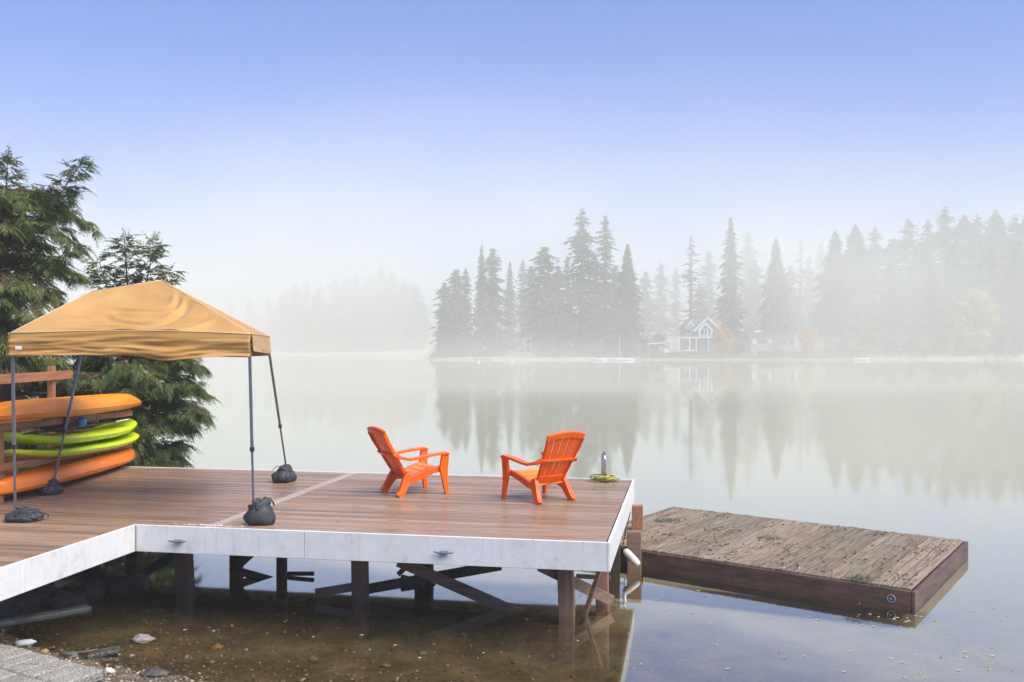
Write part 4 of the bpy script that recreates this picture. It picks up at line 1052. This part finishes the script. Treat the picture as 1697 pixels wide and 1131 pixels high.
def barge(par, x0, x1, y, z0, zr, w=.42, over=.35):
    xm = (x0 + x1) / 2; za = z0 - over * (zr - z0) / ((x1 - x0) / 2)
    for a in (x0 - over, x1 + over): MB().bar((a, y - over - .08, za + .05), (xm, y - over - .08, zr + .05), .12, w, up=(0, 0, 1)).build('barge_board', M['white'], par, world=False)
def gwall(mb, x0, x1, y0, y1, z0, zr): 
    xm = (x0 + x1) / 2
    v_ = [(x0, y0, -1.5), (x1, y0, -1.5), (x1, y0, z0), (xm, y0, zr), (x0, y0, z0), (x0, y1, -1.5), (x1, y1, -1.5), (x1, y1, z0), (xm, y1, zr), (x0, y1, z0)]
    mb.add(v_, [(0, 1, 2, 3, 4), (9, 8, 7, 6, 5), (0, 4, 9, 5), (1, 6, 7, 2), (0, 5, 6, 1), (4, 3, 8, 9), (2, 7, 8, 3)])
d1 = 236; hx = wpt(1165, d1); hz = gz(hx, d1)
hs = thing('gabled_house', 'two-storey grey gabled house with white trim across the lake', 'house', (hx, d1, hz))
hzo = CAMZ + (575 - 583) / 1550 * d1 - hz      # local height of the lawn line in front
S = d1 / 1550
def hz_(py): return CAMZ + (575 - py) / 1550 * d1 - hz
def hx_(px): return wpt(px, d1) - hx
mb = MB(); gwall(mb, hx_(1151), hx_(1194), 0, 9, hz_(548), hz_(527)); mb.build('wall', M['siding'], hs, world=False)
mb = MB(); mb.box(((hx_(1137) + hx_(1151)) / 2, 4.8, hz_(560)), (hx_(1151) - hx_(1137), 7.6, hz_(546) - hz_(574) + 2)).build('side_wing', M['siding'], hs, world=False)
mb = MB(); gable(mb, hx_(1151), hx_(1194), 0, 9, hz_(548), hz_(527)); rf = mb.build('roof', M['roof'], hs, world=False)
mb = MB(); mb.add([(hx_(1133), .4, hz_(547)), (hx_(1152), .4, hz_(547)), (hx_(1170), 5, hz_(530)), (hx_(1142), 5, hz_(530)), (hx_(1133), 9, hz_(547)), (hx_(1152), 9, hz_(547))], [(0, 1, 2, 3), (3, 2, 5, 4), (0, 3, 4), (0, 4, 5, 1)]); mb.build('side_roof', M['roof'], hs, world=False)
barge(hs, hx_(1151), hx_(1194), 0, hz_(548), hz_(527))
mb = MB(); gwall(mb, hx_(1156), hx_(1176), -2, 0, hz_(547), hz_(537)); mb.build('front_gable_wall', M['siding'], hs, world=False)
mb = MB(); gable(mb, hx_(1156), hx_(1176), -2, 0, hz_(547), hz_(537)); mb.build('front_gable_roof', M['roof'], hs, world=False)
barge(hs, hx_(1156), hx_(1176), -2, hz_(547), hz_(537), .34)
mb = MB(); gwall(mb, hx_(1142), hx_(1150), 1.2, 3, hz_(539), hz_(532)); mb.build('dormer', M['siding'], hs, world=False); barge(hs, hx_(1142), hx_(1150), 1.2, hz_(539), hz_(532), .3, .2)
MB().box(((hx_(1118) + hx_(1188)) / 2, -2.2, hz_(560)), (hx_(1188) - hx_(1118), 3.4, .3)).build('porch_roof', M['white'], hs, world=False)
for p_ in (1121, 1138, 1149, 1169, 1187): MB().box((hx_(p_), -3.7, (hz_(560) + hz_(583)) / 2), (.28, .28, hz_(560) - hz_(583))).build('porch_post', M['white'], hs, world=False)
for p_ in (1156, 1169, 1176): MB().box((hx_(p_), -2.1, (hz_(545) + hz_(559)) / 2), (.26, .2, hz_(545) - hz_(559))).build('balcony_post', M['white'], hs, world=False)
window(hs, hx_(1142), 1.0, hz_(550), .8, 1.0); window(hs, hx_(1142), 1.0, hz_(569), .9, 1.6); window(hs, hx_(1161), -2.05, hz_(551), .8, 1.1); window(hs, hx_(1166.5), -2.05, hz_(551), .5, 1.2); window(hs, hx_(1163), -.05, hz_(568), 1.1, 1.2); window(hs, hx_(1184), -.05, hz_(553), .8, 1.2)
MB().box(((hx_(1128) + hx_(1146)) / 2, -3.6, hz_(581)), (hx_(1146) - hx_(1128), 2.4, .3)).build('porch_floor', M['white'], hs, world=False)
def low_house(label, pa, pb, d, peave, pridge, pbase, mat, wins, whites=()):
    x0 = wpt(pa, d); x1 = wpt(pb, d); cx = (x0 + x1) / 2; z0 = gz(cx, d); t = thing('low_house', label, 'house', (cx, d, z0))
    Z = lambda py: CAMZ + (575 - py) / 1550 * d - z0
    X = lambda px: wpt(px, d) - cx
    MB().box(((0), 4, (Z(peave) - 1.5) / 2), (x1 - x0, 8, Z(peave) + 1.5)).build('wall', M[mat], t, world=False)
    mb = MB(); a, b = x0 - cx - .6, x1 - cx + .6; mb.add([(a, -.7, Z(peave) - .1), (b, -.7, Z(peave) - .1), (b - .5, 4, Z(pridge)), (a + .5, 4, Z(pridge)), (a, 8.7, Z(peave) - .1), (b, 8.7, Z(peave) - .1)], [(0, 1, 2, 3), (3, 2, 5, 4), (0, 3, 4), (1, 5, 2), (0, 4, 5, 1)]); mb.build('roof', M['roof'], t, world=False)
    for (px, py, w, h) in wins: window(t, X(px), -.02, Z(py), w, h)
    for (px, py, w, h) in whites: MB().box((X(px), -.25, Z(py)), (w, .3, h)).build('trim_panel', M['white'], t, world=False)
    return t
low_house('long low grey house with dark windows between the two orange trees', 1244, 1326, 240, 560, 544, 584, 'siding', ((1262, 566, 2.6, 1.3), (1297, 567, 1.8, 1.3), (1312, 567, 1.2, 1.6)), ((1250, 566, 1.1, 1.5), (1276, 565, .9, 1.1), (1319, 565, .35, 3.0), (1285, 568, .3, 3.0)))
low_house('dim brown low house past the second orange tree', 1352, 1412, 242, 560, 548, 584, 'siding_tan', ((1372, 567, 2.0, 1.5), (1398, 567, 3.0, 1.6)), ((1385, 568, .9, 2.6), (1403, 549, .5, .5)))
low_house('dark cabin with a white door panel on the far bank', 778, 818, 236, 566, 553, 590, 'siding_tan', ((796, 574, 1.0, 1.0),), ((805, 577, 1.2, 1.1),))
low_house('grey cottage hardly visible through the mist below the hazy wood', 1478, 1520, 252, 566, 556, 588, 'siding', ((1490, 572, 1.0, 1.0), (1505, 572, 1.2, .8)), ((1500, 563, .4, 1.6),))
sk_ = MB().add([(-.9, 0, 0), (.9, 0, .1), (1.1, 1.2, .75), (-.6, 1.2, .65)], [(0, 1, 2, 3)]).build('skylight', M['white'], None, origin=None)
sk_.parent = [o for o in col.objects if o.name.startswith('low_house')][0]; sk_.location = (-4.2, 1.2, CAMZ + (575 - 551.5) / 1550 * 241 - sk_.parent.location.z)
# shed
sx_ = wpt(1096, 228); sz_ = gz(sx_, 228); sh = thing('boat_shed', 'small pale shed with a white sloping roof on the far bank', 'shed', (sx_, 228, sz_))
zt_ = CAMZ + (575 - 573) / 1550 * 228 - sz_
MB().box((.6, 1, (zt_ - 1) / 2), (2.6, 2.2, zt_ + 1)).build('wall', M['siding_tan'], sh, world=False)
MB().add([(-3.4, -.6, zt_ + .35), (.2, -.6, zt_ + .55), (2.3, -.6, zt_ - .05), (-3.4, 2.4, zt_ + .5), (.2, 2.4, zt_ + .7), (2.3, 2.4, zt_ + .1)], [(0, 1, 4, 3), (1, 2, 5, 4)]).build('roof', M['white'], sh, world=False, solid=.16)
MB().box((1.25, -.12, zt_ * .4), (1.1, .08, zt_ * .7)).build('door', M['white'], sh, world=False)
for x_ in (-3.2, -1.6): MB().box((x_, -.4, zt_ / 2 - .3), (.16, .16, zt_ + 1.2)).build('post', M['siding_tan'], sh, world=False)
# pergola frame and retaining wall
px_ = wpt(874, 228); pz_ = gz(px_, 228); pgx = thing('garden_pergola', 'small white open pergola frame on the far bank', 'pergola', (px_, 228, pz_))
ztp = CAMZ + (575 - 560.5) / 1550 * 228 - pz_
for x_, y_ in ((-.8, 0), (.9, 0), (-.8, 1.6), (.9, 1.6)): MB().box((x_, y_, ztp / 2 - .4), (.14, .14, ztp + .8)).build('post', M['white'], pgx, world=False)
for y_ in (0, 1.6): MB().box((.05, y_, ztp), (2.1, .16, .2)).build('beam', M['white'], pgx, world=False)
rw = MB().box((0, 0, .35), (7.5, .5, 1.3)).build('retaining_wall', M['concrete']); rw.location = (wpt(862, 225.5), 225.5, gz(wpt(862, 225.5), 225.5) - .1); tag(rw, 'long pale retaining wall below the white pergola', 'wall')
# far docks, boats, mast, buoys
def dock(label, pa, pb, d):
    x0, x1 = wpt(pa, d), wpt(pb, d); cx = (x0 + x1) / 2; t = thing('far_dock', label, 'dock', (cx, d, 0))
    MB().box((0, 0, .42), (x1 - x0, 2.0, .16)).build('decking', M['fender'], t, world=False)
    n = max(2, int((x1 - x0) / 2.5))
    for i in range(n + 1):
        for y_ in (-.8, .8): MB().box((lerp(x0, x1, i / n) - cx + (.1 if i == 0 else -.1 if i == n else 0), y_, -.6), (.18, .18, 1.9)).build('post', M['joist'], t, world=False)
    return t
dock('low far dock with white boats and a mast', 980, 1062, 217); dock('pale far dock below the large yellow tree', 1634, 1668, 222); dock('short far dock below the dim brown house', 1418, 1442, 220); dock('long low dock in front of the small cabin', 765, 812, 223)
def boat(label, px, d, L):
    x = wpt(px, d); t = thing('rowing_boat', label, 'boat', (x, d, 0)); rings = []
    for i in range(9):
        k = -1 + i / 4; w = .55 * max(.06, 1 - abs(k) ** 2.5); rings.append([(k * L / 2, w * a, b) for a, b in ((-1, .5), (-.7, .02), (0, -.1), (.7, .02), (1, .5), (.85, .5), (.5, .12), (0, .05), (-.5, .12), (-.85, .5))])
    MB().loft(rings).build('hull', M['white'], t, world=False, smooth=True)
    for x_ in (-.3, .25): MB().box((x_ * L, 0, .36), (.22, .84, .05)).build('thwart', M['fender'], t, world=False)
boat('white rowing boat moored in front of the low far dock', 992, 214.5, 3.4); boat('white flat boat below the mast at the low far dock', 1032, 214.8, 5.2); boat('pale boat beside the short far dock', 1428, 217, 4.0)
mx = wpt(1026.5, 217); mt = thing('sail_mast', 'bare white mast rising from the low far dock', 'mast', (mx, 217, .3)); MB().tube([(0, 0, 0), (0, 0, 5.2)], .07, 8).build('pole', M['white'], mt, world=False); MB().box((0, 0, .25), (.5, .5, .1)).build('foot', M['galv'], mt, world=False)
for px in (793.5, 849):
    x = wpt(px, 188); o = MB().blob((0, 0, .12), (.24, .24, .26), 1, .05, 1, 8, 10).tube([(0, 0, .3), (0, 0, .5)], .04, 6).build('mooring_buoy', M['white'], smooth=True); o.location = (x, 188, 0); tag(o, 'white mooring buoy floating off the cabin shore', 'buoy', 'mooring buoys')

# ------------------------------------------------------------------ haze
def vol(name, density, color, aniso=.0):
    m = bpy.data.materials.new(name); m.use_nodes = True; nt = m.node_tree; nt.nodes.clear()
    o = nt.nodes.new('ShaderNodeOutputMaterial'); v = nt.nodes.new('ShaderNodeVolumePrincipled')
    v.inputs['Density'].default_value = density; v.inputs['Color'].default_value = (*color, 1); v.inputs['Anisotropy'].default_value = aniso
    nt.links.new(v.outputs[0], o.inputs['Volume']); return m
top = 0
for o in col.objects:
    if o.name.startswith(('conifer_tree', 'broadleaf_tree', 'cedar_tree')):
        for c in o.children:
            if c.name.startswith('crown'):
                zmax = max(v.co.z for v in c.data.vertices) if len(c.data.vertices) < 30000 else 40
                top = max(top, o.location.z + zmax * o.scale.z)
BANKTOP = 80.0
def bank_h(x, y):
    toe = pl(y, [(38, .02), (80, .6), (115, 2.2), (146, 5.5), (158, BANKTOP), (460, BANKTOP), (466, 30)])
    w = 1 if y > 150 else 1 + .28 * mnoise.noise(Vector((x * .02, y * .018, 3))) + .12 * mnoise.noise(Vector((x * .06, y * .05, 9)))
    side = max(0.0, min(1.0, (285 - abs(x)) / 30))
    return max(.02, min(BANKTOP, toe * w)) * side + .015
bx = [-286 + 572 * i / 70 for i in range(71)]; by = [38 + 428 * j / 90 for j in range(91)]
bm = MB(); bm.v = [(x, y, bank_h(x, y)) for y in by for x in bx]; n0 = len(bm.v); bm.v += [(x, y, -3.9) for y in by for x in bx]
BWD = len(bx); BH_ = len(by)
for j in range(BH_ - 1):
    for i in range(BWD - 1):
        q0 = j * BWD + i; bm.f.append((q0, q0 + 1, q0 + BWD + 1, q0 + BWD)); bm.f.append((n0 + q0 + BWD, n0 + q0 + BWD + 1, n0 + q0 + 1, n0 + q0))
for i in range(BWD - 1):
    for j, fl_ in ((0, 0), (BH_ - 1, 1)):
        q0 = j * BWD + i; f_ = (n0 + q0, n0 + q0 + 1, q0 + 1, q0); bm.f.append(f_[::-1] if fl_ else f_)
for j in range(BH_ - 1):
    for i, fl_ in ((0, 1), (BWD - 1, 0)):
        q0 = j * BWD + i; f_ = (n0 + q0, n0 + q0 + BWD, q0 + BWD, q0); bm.f.append(f_[::-1] if fl_ else f_)
fm = vol('fog_bank_air', .0050, (1.0, .99, .885)); fn_ = fm.node_tree
tcf = fn_.nodes.new('ShaderNodeTexCoord'); mpf = fn_.nodes.new('ShaderNodeMapping'); mpf.inputs['Scale'].default_value = (.016, .012, .030); fn_.links.new(tcf.outputs['Object'], mpf.inputs[0])
nf = noise(fn_, mpf.outputs[0], 1.0, 2, .5)
rf_ = fn_.nodes.new('ShaderNodeMapRange'); rf_.inputs[1].default_value = .34; rf_.inputs[2].default_value = .68; rf_.inputs[3].default_value = .0024; rf_.inputs[4].default_value = .0104
sz_f = fn_.nodes.new('ShaderNodeSeparateXYZ'); fn_.links.new(tcf.outputs['Object'], sz_f.inputs[0])
zf_ = fn_.nodes.new('ShaderNodeMapRange'); zf_.interpolation_type = 'SMOOTHSTEP'; zf_.inputs[1].default_value = 22; zf_.inputs[2].default_value = 65; zf_.inputs[3].default_value = 1.0; zf_.inputs[4].default_value = 0.0
fn_.links.new(sz_f.outputs[2], zf_.inputs[0]); mf_ = fn_.nodes.new('ShaderNodeMath'); mf_.operation = 'MULTIPLY'
fn_.links.new(rf_.outputs[0], mf_.inputs[0]); fn_.links.new(zf_.outputs[0], mf_.inputs[1])
yf_ = fn_.nodes.new('ShaderNodeMapRange'); yf_.interpolation_type = 'SMOOTHSTEP'; yf_.inputs[1].default_value = 45; yf_.inputs[2].default_value = 150; yf_.inputs[3].default_value = .1; yf_.inputs[4].default_value = 1.0
fn_.links.new(sz_f.outputs[1], yf_.inputs[0]); mg_ = fn_.nodes.new('ShaderNodeMath'); mg_.operation = 'MULTIPLY'; fn_.links.new(mf_.outputs[0], mg_.inputs[0]); fn_.links.new(yf_.outputs[0], mg_.inputs[1])
fn_.links.new(nf, rf_.inputs[0]); fn_.links.new(mg_.outputs[0], [n for n in fn_.nodes if n.type == 'PRINCIPLED_VOLUME'][0].inputs['Density'])
tag(bm.build('fog_bank', fm), 'white fog bank lying over the far side of the lake', 'fog', kind='stuff')
top = max(top, BANKTOP) + 1
hb = MB().box((0, 208, (top - 5.2) / 2), (600, 540, top + 5.2))
tag(hb.build('haze', vol('haze_air', .0016, (1.0, .99, .885))), 'pale mist filling the air over the lake', 'haze', kind='stuff')
